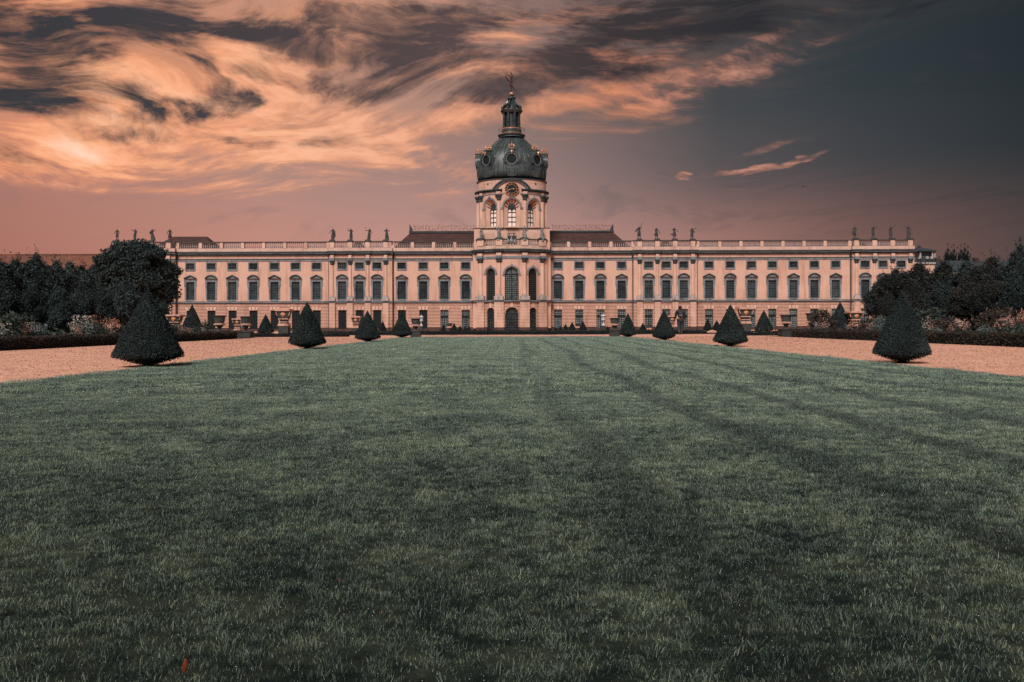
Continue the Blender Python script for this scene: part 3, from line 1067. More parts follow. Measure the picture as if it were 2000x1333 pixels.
    for i, p_ in enumerate(allp):
        hw = .42 if pils else .29
        MB().box(p_ - hw, p_ + hw, yb - .10, yb + .47, Z['bb'], Z['rb'] - .002).build('balustrade_pier', M['stucco_pale'], pal)
        if pils:
            MB().box(p_ - .55, p_ + .55, yb - .15, yb + .52, Z['rt'] - .12, Z['rt'] + .10).taper(p_, yb + .18, .50, .32, Z['rt'] + .10, .38, .25, Z['rt'] + .30).build('statue_pedestal', M['statue_dark'], pal)
    for i in range(len(allp) - 1):
        a, b_ = allp[i] + (.42 if pils else .29), allp[i + 1] - (.42 if pils else .29)
        n = max(2, int(round((b_ - a) / .376)))
        mb = MB()
        h = Z['rb'] - Z['bb']
        for k in range(n):
            x = a + (b_ - a) * (k + .5) / n
            mb.lathe(x, yb + .18, [(.115, Z['bb']), (.115, Z['bb'] + .07), (.055, Z['bb'] + .12), (.125, Z['bb'] + h * .30), (.10, Z['bb'] + h * .42),
                                   (.045, Z['bb'] + h * .62), (.045, Z['bb'] + h * .86), (.10, Z['bb'] + h * .92), (.10, Z['rb'])], 6)
        mb.build('baluster_row', M['baluster'], pal)

# the body behind the front, closed
mb = MB()
mb.box(fx(345), fx(1662), D + .55, D + 15, ZG, Z['ct'] - .3)
mb.box(fx(222), fx(345) - .01, D - .1, D + 15, ZG, Z['ct'] - .3)
mb.box(fx(1662) + .01, fx(1783), D - .1, D + 15, ZG, Z['ct'] - .3)
mb.box(fx(644), fx(767), D - .1, D + .54, ZG, Z['ct'] - .31)
mb.box(fx(1237), fx(1360), D - .1, D + .54, ZG, Z['ct'] - .31)
mb.build('rear_wall', M['stucco'], pal)

# down pipes in the corners
for px in (346.5, 642.5, 768.5, 927.5, 1073.5, 1235.5, 1361.5, 1660.5):
    m_ = MB()
    m_.tube([(fx(px), D - .15, ZG + .1), (fx(px), D - .15, Z['cb'])], .075, 6)
    m_.box(fx(px) - .16, fx(px) + .16, D - .30, D - .01, Z['cb'] - .45, Z['cb'] - .05)
    m_.build('downpipe', M['zinc'], pal)


# roofs that rise behind the balustrade
def hip(name, xa, xb, ra, rb, y0, y1, ze, zr, m, parent=pal):
    ym = (y0 + y1) / 2
    me = bpy.data.meshes.new(name)
    me.from_pydata([(xa, y0, ze), (xb, y0, ze), (xb, y1, ze), (xa, y1, ze), (ra, ym, zr), (rb, ym, zr)], [],
                   [(0, 1, 5, 4), (1, 2, 5), (2, 3, 4, 5), (3, 0, 4), (0, 3, 2, 1)])
    me.materials.append(m)
    return ob(name, me, parent)


def rx(px, d):
    return (px + .5 - 1000) * d / F


dr = D + 7.5
zr = fz(455.0, dr)
zl = hip('roof', rx(765, dr) - 0.0, rx(934, dr), rx(801, dr), rx(934, dr), D + 1.5, D + 13.5, Z['ct'] - .3, zr, M['roof_tile'])
hip('roof', rx(1066, dr), rx(1235, dr), rx(1066, dr), rx(1198, dr), D + 1.5, D + 13.5, Z['ct'] - .3, zr, M['roof_tile'])
hip('roof', rx(300, dr), rx(441, dr), rx(338, dr), rx(405, dr), D + 1.5, D + 13.5, Z['ct'] - .3, fz(460.5, dr), M['roof_tile'])
for pc in (700, 1299):
    hip('low_roof', rx(pc - 21, dr), rx(pc + 27, dr), rx(pc - 5, dr), rx(pc + 5, dr), D + 1.5, D + 13.5, Z['ct'] - .3, fz(473.5, dr), M['roof_tile'])
hip('low_roof', rx(1655, dr), rx(1700, dr), rx(1672, dr), rx(1682, dr), D + 1.5, D + 13.5, Z['ct'] - .3, fz(476, dr), M['roof_tile'])

# ridge caps and the gilded cresting on the middle roofs
for (pa, pb, fin) in ((801, 929, 801), (1071, 1197, 1197)):
    xa, xb = rx(pa, dr), rx(pb, dr)
    MB().box(xa - .2, xb + .2, dr - .25, dr + .25, zr - .02, zr + .36).build('ridge_cap', M['zinc'], pal)
    fs = 1 if fin == pa else -1
    xf_ = rx(fin, dr)
    MB().poly([(xf_ - fs * .1, zr + .36), (xf_ + fs * .55, zr + .36), (xf_ + fs * .42, zr + .9), (xf_ - fs * .08, zr + 1.75)][::fs], dr - .2, dr + .2).build('ridge_finial', M['zinc'], pal)
    cr = MB()
    x = xa + .8
    k = 0
    rr = random.Random(pa)
    while x < xb - .2:
        z0 = zr + .36
        cr.tube([(x, dr, z0), (x, dr, z0 + 1.32)], .018, 3)
        for q in range(3):
            cxr, czr, rr_ = x + rr.uniform(.15, .55), z0 + rr.uniform(.12, 1.0), rr.uniform(.10, .2)
            a0 = rr.uniform(0, 6)
            cr.tube([(cxr + rr_ * cos(a0 + a) * (1 - a / 9), dr, czr + rr_ * sin(a0 + a) * (1 - a / 9)) for a in [i * .75 for i in range(8)]], .024, 3)
        for q in range(2):
            lx_, lz_ = x + rr.uniform(0, .6), z0 + rr.uniform(.05, .5)
            cr.lathe(lx_, dr, [(.01, lz_), (.06, lz_ + .08), (.01, lz_ + .18)], 4)
        if k % 4 == 0:
            cr.ring(x, z0 + 1.15, .13, .17, 0, 2 * pi, dr - .02, dr + .02, 8)
        x += .62
        k += 1
    cr.tube([(xa + .7, dr, zr + 1.36), (xb, dr, zr + 1.36)], .02, 3)
    cr.build('gilded_cresting', M['gold_dark'], pal)
# ------------------------------------------------------------------ the projecting middle pavilion (bowed front)
PA_ = 6.62


def pav(x, y, z):
    t = x / PA_
    t = max(-1, min(1, t))
    p = 4.3 - 2.3 * t * t
    k = 4.6 * t / PA_
    q = sqrt(1 + k * k)
    return (x - k * y / q, D - p + y / q, z)


def pu(px):
    return (px - 1000) * 146.6 / F


DOORS = [(958.3, 7.4, 601.5), (999.8, 13.3, 600.5), (1041.3, 7.4, 601.5)]
zd = lambda py: CAMH + (HOR - py) * 146.2 / F


def arched_wall(mb, x0, x1, z0, z1, ops, y0, y1, step=.45):
    """ops: (cx, half, zbottom, zspring, rise)"""
    xs = x0
    for cx, h, zb, zs, rise in sorted(ops):
        if cx - h > xs:
            mb.box(xs, cx - h, y0, y1, z0, z1, max(1, int((cx - h - xs) / step)))
        if zb > z0 + 1e-3:
            mb.box(cx - h, cx + h, y0, y1, z0, min(zb, z1), max(2, int(2 * h / step)))
        n = 12
        for i in range(n):
            a, b_ = cx - h + 2 * h * i / n, cx - h + 2 * h * (i + 1) / n
            za = zs + rise * sqrt(max(0, 1 - ((a - cx) / h) ** 2))
            zc = zs + rise * sqrt(max(0, 1 - ((b_ - cx) / h) ** 2))
            if max(z0, za) >= z1 - .002 and max(z0, zc) >= z1 - .002:
                continue
            if zb >= z1 - 1e-3:
                continue
            mb.colm(a, b_, min(max(z0, za), z1 - .001), min(max(z0, zc), z1 - .001), z1, y0, y1)
        xs = cx + h
    if x1 > xs:
        mb.box(xs, x1, y0, y1, z0, z1, max(1, int((x1 - xs) / step)))


# banded storey
ops_g = [(pu(cx), h * .0942, -.35, zd(t_ + h * 1.0), h * .0942) for cx, h, t_ in DOORS]
mb = MB()
for c_i in range(courses):
    zb = bot + c_i * ch
    arched_wall(mb, -PA_, PA_, zb + .10, zb + ch, [o for o in ops_g if zb + .10 < o[3] + o[4]], 0, .3)
mb.build('banded_wall', M['stucco'], pal, xf=pav)
mb = MB()
arched_wall(mb, -PA_, PA_, bot, top, ops_g, .20, .6)
mb.build('wall_joints', M['stucco'], pal, xf=pav)
mb = MB()
arched_wall(mb, -PA_, PA_, ZG, bot, [(o[0], o[1], -.45, 3, 1) for o in ops_g], -.08, .5)
mb.build('plinth', M['plinth'], pal, xf=pav)
for cx, h, t_ in DOORS:
    x, hw = pu(cx), h * .0942
    zt = zd(t_ + h)
    mb = MB()
    mb.box(x - hw, x + hw, .42, .46, -.4, zt, 3)
    for i in range(8):
        a, b_ = x - hw + 2 * hw * i / 8, x - hw + 2 * hw * (i + 1) / 8
        f1_ = zt + hw * sqrt(max(0, 1 - ((a - x) / hw) ** 2))
        f2_ = zt + hw * sqrt(max(0, 1 - ((b_ - x) / hw) ** 2))
        mb.hexa([(a, .42, zt), (b_, .42, zt), (b_, .46, zt), (a, .46, zt), (a, .42, f1_), (b_, .42, f2_), (b_, .46, f2_), (a, .46, f1_)])
    dr_ = mb.build('door', M['glass'], pal, xf=pav)
    mb = MB()
    nv = 6 if h > 10 else 4
    for i in range(nv + 1):
        xx = x - hw + 2 * hw * i / nv
        zz = zt + hw * sqrt(max(0, 1 - ((xx - x) / hw) ** 2)) * (1 if i % nv else .1)
        mb.box(xx - .035, xx + .035, .36, .41, -.4, zz)
    for k in range(7):
        z = -.3 + (zt + .3) * k / 6
        tt = .09 if k == 6 else .035
        mb.box(x - hw, x + hw, .36, .41, z - tt, z + tt, 4)
    mb.ring(x, zt, hw - .10, hw, 0, pi, .34, .42, 12)
    mb.build('door_bars', M['bars'], dr_, xf=pav)
    mb = MB()
    mb.box(x - .22, x + .22, -.10, 0, zt + hw + .02, top - .02)
    mb.build('keystone', M['stucco_pale'], pal, xf=pav)
# piers below and columns above
PIERS = [939.3, 975.5, 1024.5, 1059.5]
for pp, wd in zip(PIERS, (.70, .86, .86, .70)):
    x = pu(pp)
    mb = MB()
    for c_i in range(courses):
        zb = bot + c_i * ch
        mb.box(x - wd, x + wd, -.32, -.004, zb + .10, zb + ch, 3)
    mb.box(x - wd + .04, x + wd - .04, -.27, -.003, bot, top, 3)
    mb.build('banded_pier', M['stucco_pale'], pal, xf=pav)
    MB().box(x - wd - .06, x + wd + .06, -.40, -.08, ZG, bot, 3).build('pier_plinth', M['plinth'], pal, xf=pav)
    MB().lathe(x, -.10, [(.36, fz(577)), (.35, fz(555)), (.31, fz(517))], 14).build('column', M['stucco_pale'], pal, xf=pav)
    mb = MB().box(x - .80, x + .80, -.62, 0, Z['st'], fz(580), 3)
    mb.lathe(x, -.10, [(.56, fz(580)), (.56, fz(578.8)), (.42, fz(578)), (.46, fz(577))], 14)
    mb.build('column_base', M['stone_light'], pal, xf=pav)
    mb = MB().lathe(x, -.10, [(.32, fz(517)), (.46, fz(513.8)), (.38, fz(512)), (.60, fz(509.5)), (.50, fz(507.6))], 8)
    for sx in (-1, 1):
        mb.lathe(x + sx * .46, -.42, [(.06, fz(512)), (.15, fz(510.2)), (.06, fz(508))], 6)
    mb.build('capital', M['zinc'], pal, xf=pav)
    MB().box(x - .52, x + .52, -.55, 0, fz(507.5), fz(503.6), 2).build('impost', M['stone_grey'], pal, xf=pav)
    MB().box(x - .45, x + .45, -.45, 0, Z['at'] + .12, Z['cb'] - .003, 2).build('frieze_block', M['stucco_pale'], pal, xf=pav)
    MB().box(x - .95, x + .95, -.84, -.64, Z['c1'] + .01, Z['ct'] + .012, 2).build('cornice_break', M['zinc'], pal, xf=pav)
# upper wall with three arched windows
ops_u = [(pu(cx), h * .0942, Z['st'], zd(sp), r_ * .0942) for cx, h, sp, r_ in ((958.5, 8.8, 533.5, 9.4), (999.8, 13.7, 536, 14), (1041.2, 8.8, 533.5, 9.4))]
mb = MB()
arched_wall(mb, -PA_, PA_, Z['st'], Z['ab'], ops_u, 0, .6)
mb.box(-PA_, PA_, .002, .5, Z['at'], Z['cb'], 24)
mb.build('wall', M['stucco'], pal, xf=pav)
for i, (x, hw, zb, zs, rise) in enumerate(ops_u):
    mb = MB()
    mb.box(x - hw, x + hw, .50, .54, zb, zs, 3)
    for k in range(10):
        a, b_ = x - hw + 2 * hw * k / 10, x - hw + 2 * hw * (k + 1) / 10
        f1_ = zs + rise * sqrt(max(0, 1 - ((a - x) / hw) ** 2))
        f2_ = zs + rise * sqrt(max(0, 1 - ((b_ - x) / hw) ** 2))
        mb.hexa([(a, .50, zs), (b_, .50, zs), (b_, .54, zs), (a, .54, zs), (a, .50, f1_), (b_, .50, f2_), (b_, .54, f2_), (a, .54, f1_)])
    wn = mb.build('window', M['glass_lit'] if i == 1 else M['shutter'], pal, xf=pav)
    mb = MB()
    nv = 6 if i == 1 else 4
    for k in range(nv + 1):
        xx = x - hw + 2 * hw * k / nv
        tt = .09 if k in (0, nv) or k * 2 == nv else .03
        zz = zs + rise * sqrt(max(0, 1 - ((xx - x) / hw) ** 2)) * (1 if k % nv else .1)
        mb.box(xx - tt, xx + tt, .42, .47, zb, zz)
    for k in range(13):
        z = zb + (zs - zb) * k / 12
        tt = .10 if k in (0, 12) else .03
        mb.box(x - hw, x + hw, .42, .47, z - tt, z + tt, 4)
    mb.build('glazing_bars', M['bars'], wn, xf=pav)
    mb = MB().ring(x, zs, hw, hw + .30, 0, pi, -.12, 0, 16, kz=rise / hw)
    mb.box(x - hw - .42, x - hw, -.16, 0, zs - .26, zs, 1)
    mb.box(x + hw, x + hw + .42, -.16, 0, zs - .26, zs, 1)
    mb.box(x - .16, x + .16, -.26, 0, zs + rise + .1, zs + rise + .52)
    mb.build('arch_surround', M['stone_grey'], wn, xf=pav)
mb = MB()
mb.box(-PA_ - .2, PA_ + .2, -.64, .6, Z['c1'], Z['ct'], 28)
mb.box(-PA_ - .1, PA_ + .1, -.28, .6, Z['cb'], Z['c2'], 28)
mb.build('cornice', M['zinc'], pal, xf=pav)
MB().box(-PA_ - .15, PA_ + .15, -.52, .6, Z['c2'], Z['c1'], 28).build('cornice_band', M['zinc_light'], pal, xf=pav)
MB().box(-PA_, PA_, -.10, .5, Z['ab'], Z['at'], 28).build('architrave', M['stone_grey'], pal, xf=pav)
mb = MB()
mb.box(-PA_ - .1, PA_ + .1, -.44, .5, Z['s1'], Z['st'], 28)
mb.box(-PA_ - .05, PA_ + .05, -.28, .5, Z['sb'], Z['s2'], 28)
mb.build('string_course', M['zinc'], pal, xf=pav)
MB().box(-PA_ - .08, PA_ + .08, -.45, .5, Z['s2'] - .01, Z['s1'] + .03, 28).build('string_course_band', M['zinc_light'], pal, xf=pav)
# flanks joining the bow to the front
mb = MB()
for sg in (-1, 1):
    xa, xb = sg * 6.15, sg * 7.25
    mb.box(min(xa, xb), max(xa, xb), D - 1.55, D + .6, Z['sb'] * 0 + ZG + .5, Z['ct'] - .02)
mb.build('side_wall', M['stucco'], pal)
mb = MB()
for sg in (-1, 1):
    xa, xb = sg * 6.1, sg * 7.6
    mb.box(min(xa, xb), max(xa, xb), D - 1.95, D - .5, Z['c1'], Z['ct'] + .004)
    mb.box(min(xa, xb), max(xa, xb) , D - 1.75, D - .5, Z['cb'], Z['c1'] - .01)
    mb.box(min(xa, xb), max(xa, xb) , D - 1.75, D - .5, Z['sb'], Z['st'])
mb.build('side_cornice', M['zinc'], pal)
# balustrade of the bow, its rails follow the curve
rt, rb_, bb_ = Z['rt'] - .02, Z['rb'], Z['bb']
MB().box(-PA_, PA_, -.12, .4, Z['ct'] + .002, bb_, 28).build('parapet_base', M['stucco_pale'], pal, xf=pav)
MB().box(-PA_, PA_, -.16, .36, rb_, rt, 28).build('handrail', M['rail'], pal, xf=pav)
PX4 = [pu(p_) for p_ in PIERS]
for x in PX4:
    MB().box(x - .62, x + .62, -.24, .42, bb_, rb_ - .002, 2).build('balustrade_pier', M['stucco_pale'], pal, xf=pav)
    MB().box(x - .75, x + .75, -.30, .5, rt - .1, rt + .12, 2).taper(x, .1, .6, .36, rt + .12, .42, .28, rt + .30).build('statue_pedestal', M['statue_dark'], pal, xf=pav)
for i in range(3):
    a, b_ = PX4[i] + .62, PX4[i + 1] - .62
    n = 7 if i == 1 else 6
    mb = MB()
    h = rb_ - bb_
    for k in range(n):
        if i == 1 and k == 3:
            continue
        x = a + (b_ - a) * (k + .5) / n
        mb.lathe(x, .12, [(.125, bb_), (.125, bb_ + .07), (.06, bb_ + .12), (.14, bb_ + h * .30), (.11, bb_ + h * .42), (.05, bb_ + h * .62), (.05, bb_ + h * .86), (.11, bb_ + h * .92), (.11, rb_)], 6)
    mb.build('baluster_row', M['baluster'], pal, xf=pav)
# trophy with crown and shield in the middle of the balustrade
mb = MB()
x = pu(999.5)
mb.box(x - .75, x + .75, -.34, -.12, rt + .9, rt + 1.02)
for sx in (-.6, -.35, .35, .6):
    mb.box(x + sx - .06, x + sx + .06, -.30, -.16, rt, rt + .9)
mb.build('balcony_grille', M['zinc'], pal, xf=pav)
mb = MB()
mb.lathe(x, -.3, [(.02, bb_ + .1), (.30, bb_ + .35), (.42, bb_ + .7), (.30, bb_ + 1.1), (.12, bb_ + 1.3), (.16, bb_ + 1.7), (.06, bb_ + 2.0)], 8)
for sx in (-1, 1):
    mb.lathe(x + sx * .6, -.28, [(.02, bb_ + .2), (.26, bb_ + .4), (.30, bb_ + .75), (.16, bb_ + 1.1), (.02, bb_ + 1.2)], 8)
mb.build('coat_of_arms', M['statue_pale'], pal, xf=pav)

# ------------------------------------------------------------------ tower
YC = D + 2.2
KY = .70
TR = 6.52
cxT = fx(1000.2)


def drum(x, y, z):
    th = x / TR
    r = TR - y
    return (cxT + r * sin(th), YC - (r * cos(th)) * KY, z)


def tz(py):     # heights read off the front of the drum
    return fz(py, 148.6)


def dzz(py):    # heights read off the outline
    return fz(py, YC)


# attic block under the drum
mb = MB()
mb.box(cxT - 6.95, cxT + 6.95, D - 1.7, D + 9.5, Z['ct'] - .2, tz(447.5))
mb.build('attic_wall', M['stucco_pale'], pal)
mb = MB()
for sx in (-1, 1):
    mb.box(cxT + sx * 6.45 - .58, cxT + sx * 6.45 + .58, D - 1.86, D - 1.70, Z['ct'], tz(447.4))
for xa, xb in ((-5.4, -3.2), (-2.2, 2.2), (3.2, 5.4)):
    mb.box(cxT + xa, cxT + xb, D - 1.76, D - 1.70, tz(473), tz(455))
mb.build('attic_panel', M['stucco'], pal)
MB().box(cxT - 7.1, cxT + 7.1, D - 1.95, D + 9.6, tz(447.3), tz(446.0)).build('attic_ledge', M['rail'], pal)
wn = MB().box(cxT - .78, cxT + .78, D - 1.80, D - 1.76 - .002, tz(472), tz(462.5)).build('attic_window', M['glass'], pal)
MB().box(cxT - .9, cxT + .9, D - 1.9, D - 1.8, tz(462.5), tz(461)).box(cxT - .06, cxT + .06, D - 1.84, D - 1.80, tz(472), tz(462.5)).build('window_frame', M['stone_grey'], wn)

full = 2 * pi * TR
angs = [0, 39, -39, 90, -90, 141, -141, 180]
win_w = .93
z0t, zsp, rise_t = tz(443.5), tz(407.5), tz(398) - tz(407.5)
big_w, big_sp, big_r = 1.62, tz(406.5), tz(389.5) - tz(406.5)
opsT = sorted([(radians(a) * TR, 1.62, tz(446), big_sp, big_r) for a in angs])
# outer skin with the wide reveals, inner skin with the narrow lights
mb = MB()


def split_ops(ops):
    res = []
    for o in ops:
        if o[0] > full / 2 - 2:
            continue
        res.append(o)
    return res


OPS1 = split_ops([(radians(a) * TR, 1.62 if abs(a) in (0, 180) else 1.45, tz(446), big_sp, big_r) for a in angs if a != 180])
arched_wall(mb, -full / 2 + 1.62, full / 2 - 1.62, tz(446), tz(380), OPS1, 0, .42, .4)
mb.build('tower_wall', M['stucco'], pal, xf=drum)
mb = MB()
OPS2 = split_ops([(radians(a) * TR, .93 if a == 0 else .86, z0t, zsp, rise_t) for a in angs if a != 180])
arched_wall(mb, -full / 2 + .93, full / 2 - .93, tz(446), tz(352), OPS2, .98, 1.3, .4)
mb.build('tower_inner_wall', M['stucco'], pal, xf=drum)
# splayed reveals between the two skins
for o1, o2 in zip(OPS1, OPS2):
    vis = abs(o1[0]) < TR * 1.0
    if not vis:
        continue
    V, Fc = [], []
    n = 14
    x, h1, h2 = o1[0], o1[1], o2[1]
    prof1 = [(x - h1, tz(446)), (x - h1, big_sp)] + [(x - h1 * cos(pi * k / n), big_sp + big_r * sin(pi * k / n)) for k in range(1, n)] + [(x + h1, big_sp), (x + h1, tz(446))]
    prof2 = [(x - h2, tz(446)), (x - h2, zsp)] + [(x - h2 * cos(pi * k / n), zsp + rise_t * sin(pi * k / n)) for k in range(1, n)] + [(x + h2, zsp), (x + h2, tz(446))]
    mb = MB()
    for (ax, az_), (bx, bz) in zip(prof1, prof2):
        mb.v.append((ax, .0 + .38, az_))
        mb.v.append((bx, 1.02, bz))
    m_ = len(prof1)
    for k in range(m_ - 1):
        mb.f.append((2 * k, 2 * k + 1, 2 * k + 3, 2 * k + 2))
    mb.build('window_reveal', M['stucco'], pal, xf=drum)
    # voussoirs of the coffered arch, brown and rose in turn
    mb = MB()
    for k in range(1, 14, 2):
        a0, a1 = pi * (k - .25) / 14, pi * (k + .55) / 14
        q = []
        for (hh, zz_, rr_, yy) in ((h1, big_sp, big_r, .42), (h2, zsp, rise_t, .98)):
            q.append([(x - hh * cos(a0), yy, zz_ + rr_ * sin(a0) - .03), (x - hh * cos(a1), yy, zz_ + rr_ * sin(a1) - .03)])
        (p0, p1), (p2, p3) = q
        dn = lambda p_: (p_[0] * 1.0, p_[1], p_[2] - .06)
        mb.hexa([dn(p0), dn(p1), dn(p3), dn(p2), p0, p1, p3, p2])
    mb.build('arch_coffers', M['roof_orange'], pal, xf=drum)
    mb = MB().ring(x, big_sp, h1, h1 + .24, 0, pi, -.14, 0, 18, kz=big_r / h1)
    mb.box(x - h1 - .42, x - h1 + .02, -.20, .2, big_sp - .34, big_sp)
    mb.box(x + h1 - .02, x + h1 + .42, -.20, .2, big_sp - .34, big_sp)
    mb.box(x - .13, x + .13, -.26, 0, big_sp + big_r + .1, big_sp + big_r + .5)
    mb.build('arch_surround', M['stone_grey'], pal, xf=drum)
    # glazed light
    yb_ = 1.12
    zc_ = tz(415.5)
    mb = MB().box(x - h2, x + h2, yb_, yb_ + .03, z0t, zc_ + .45, 3)
    wn = mb.build('window', M['pale_pane'], pal, xf=drum)
    mb = MB()
    # dark fanlight over the pale lower panes
    pts = [(x - h2, zc_)] + [(x - h2 * cos(pi * k / 12), zsp + rise_t * sin(pi * k / 12)) for k in range(13)] + [(x + h2, zc_)]
    for k in range(12):
        a, b_ = x - h2 + 2 * h2 * k / 12, x - h2 + 2 * h2 * (k + 1) / 12
        lo = lambda q_: zc_ - .2 + .72 * sqrt(max(0, 1 - ((((q_ - x) / h2 * 2 + 1) % 1.001 if False else abs(abs((q_ - x) / h2) - .5) * 2)) ** 2))
        f1_ = zsp + rise_t * sqrt(max(0, 1 - ((a - x) / h2) ** 2))
        f2_ = zsp + rise_t * sqrt(max(0, 1 - ((b_ - x) / h2) ** 2))
        mb.hexa([(a, yb_ - .06, lo(a)), (b_, yb_ - .06, lo(b_)), (b_, yb_ - .01, lo(b_)), (a, yb_ - .01, lo(a)),
                 (a, yb_ - .06, f1_), (b_, yb_ - .06, f2_), (b_, yb_ - .01, f2_), (a, yb_ - .01, f1_)])
    mb.build('fanlight', M['glass'], wn, xf=drum)
    mb = MB()
    for xx, tt in ((x - h2 + .04, .05), (x, .07), (x + h2 - .04, .05)):
        mb.box(xx - tt, xx + tt, yb_ - .13, yb_ - .05, z0t, zc_ + .5)
    for k in range(4):
        z = z0t + (zc_ - z0t) * k / 3.0
        mb.box(x - h2, x + h2, yb_ - .12, yb_ - .04, z - .06, z + .06, 3)
    mb.build('glazing_bars', M['bars'], wn, xf=drum)
    mb = MB().box(x - h2 - .2, x + h2 + .2, -.1, 1.1, tz(446), z0t, 3)
    mb.build('window_sill', M['stucco_pale'], wn, xf=drum)
# columns round the drum
for a in (21.4, -21.4, 60, -60, 75, -75, 118, -118, 159, -159):
    x = radians(a) * TR
    MB().lathe(x, -.08, [(.42, tz(446)), (.42, tz(444.5)), (.34, tz(443.5)), (.33, tz(420)), (.29, tz(393))], 12).build('column', M['stucco_pale'], pal, xf=drum)
    mb = MB().lathe(x, -.10, [(.30, tz(393.5)), (.44, tz(390.5)), (.36, tz(388.5)), (.58, tz(384.5)), (.70, tz(382.6)), (.62, tz(381))], 8)
    for sx in (-1, 1):
        mb.lathe(x + sx * .48, -.4, [(.05, tz(387)), (.17, tz(384.6)), (.05, tz(382))], 6)
    mb.build('capital', M['zinc'], pal, xf=drum)
    MB().box(x - .40, x + .40, -.34, 0, tz(380.5), tz(375.6), 2).build('frieze_block', M['stucco_pale'], pal, xf=drum)
mb = MB()
mb.box(-full / 2, full / 2, 0, .45, tz(379), tz(352), 72)
mb.build('frieze', M['stucco'], pal, xf=drum)
g0 = radians(15.5) * TR
MB().box(g0 - .2, full - g0 + .2, -.14, 0, tz(381), tz(379.0), 60).build('architrave', M['stone_grey'], pal, xf=drum)
MB().box(g0, full - g0, -.58, 0, tz(373.4), tz(371.0), 60).box(g0 + .05, full - g0 - .05, -.30, 0, tz(375.6), tz(373.42), 60).build('cornice', M['zinc'], pal, xf=drum)
# arched pediment over the clock
ra = (tz(350.6) - tz(371))
hw_ = 3.42
Rr = (hw_ ** 2 + ra ** 2) / (2 * ra)
zc = tz(350.6) - Rr
aa = math.asin(hw_ / Rr)
MB().ring(0, zc, Rr - .30, Rr, pi / 2 - aa, pi / 2 + aa, -.70, 0, 24).build('arched_pediment', M['zinc'], pal, xf=drum)
MB().ring(0, zc, Rr - .50, Rr - .31, pi / 2 - aa + .02, pi / 2 + aa - .02, -.42, 0, 24).build('arched_pediment_band', M['zinc_light'], pal, xf=drum)
# upper wall panels, oculi
for a in (43, -43):
    x = radians(a) * TR
    MB().box(x - 1.5, x - .35, -.06, 0, tz(358), tz(356.6), 3).box(x + .35, x + 1.5, -.06, 0, tz(358), tz(356.6), 3).build('wall_moulding', M['stucco_pale'], pal, xf=drum)
    MB().ring(x, tz(359.5), 0, .2, 0, 2 * pi, -.05, 0, 10).build('oculus', M['glass'], pal, xf=drum)
MB().box(-full / 2, full / 2, -.20, .5, tz(352.0), tz(350.2), 72).build('dome_cornice', M['zinc'], pal, xf=drum)
# clock
yk = -.44
zk = tz(371.6)
cl = MB().ring(0, zk, 0, 1.22, 0, 2 * pi, yk, yk + .2, 32).build('clock_face', M['bars'], pal, xf=drum)
mb = MB()
mb.ring(0, zk, 1.19, 1.25, 0, 2 * pi, yk - .05, yk + .2, 32)
mb.ring(0, zk, .78, .82, 0, 2 * pi, yk - .03, yk, 32)
ROM = ['XII', 'I', 'II', 'III', 'IV', 'V', 'VI', 'VII', 'VIII', 'IX', 'X', 'XI']


def stroke(mb, p, q, t_, y):
    d = Vector((q[0] - p[0], q[1] - p[1]))
    n_ = Vector((-d.y, d.x)).normalized() * t_
    mb.hexa([(p[0] - n_.x, y - .03, p[1] - n_.y), (q[0] - n_.x, y - .03, q[1] - n_.y), (q[0] - n_.x, y, q[1] - n_.y), (p[0] - n_.x, y, p[1] - n_.y),
             (p[0] + n_.x, y - .03, p[1] + n_.y), (q[0] + n_.x, y - .03, q[1] + n_.y), (q[0] + n_.x, y, q[1] + n_.y), (p[0] + n_.x, y, p[1] + n_.y)])


nm = MB()
for hI, s in enumerate(ROM):
    a = 2 * pi * hI / 12
    wds = {'I': .06, 'V': .12, 'X': .12}
    tot = sum(wds[c_] for c_ in s)
    u = -tot / 2
    for c_ in s:
        w_ = wds[c_]

        def R2(uu, vv):
            r_ = .90 + vv * .22
            uu = uu
            return (sin(a) * r_ + cos(a) * uu, zk + cos(a) * r_ - sin(a) * uu)
        if c_ == 'I':
            stroke(nm, R2(u + w_ / 2, 0), R2(u + w_ / 2, 1), .016, yk - .01)
        elif c_ == 'V':
            stroke(nm, R2(u + .01, 1), R2(u + w_ / 2, 0), .016, yk - .01)
            stroke(nm, R2(u + w_ - .01, 1), R2(u + w_ / 2, 0), .013, yk - .014)
        else:
            stroke(nm, R2(u + .01, 1), R2(u + w_ - .01, 0), .016, yk - .01)
            stroke(nm, R2(u + .01, 0), R2(u + w_ - .01, 1), .013, yk - .014)
        u += w_
nm.build('numerals', M['gold'], cl, xf=drum)
mb.build('clock_rings', M['gold'], cl, xf=drum)
hd = MB()
stroke(hd, (0, zk), (-.70, zk - .24), .03, yk - .06)
stroke(hd, (0, zk), (.55, zk + .06), .04, yk - .05)
hd.ring(-.38, zk - .13, .05, .11, 0, 2 * pi, yk - .1, yk - .06, 8)
hd.ring(.30, zk + .03, .05, .11, 0, 2 * pi, yk - .09, yk - .05, 8)
hd.build('clock_hands', M['gold'], cl, xf=drum)

# dome, drawn from its outline
prof = [(65.5, 351), (66.5, 342), (66.3, 332), (65, 322), (62, 312), (56.5, 303), (48.5, 294.5), (41, 288), (34.5, 281.5), (28.5, 275.5), (24, 271)]
s2 = YC / F


def domez(py):
    return dzz(py) - .1


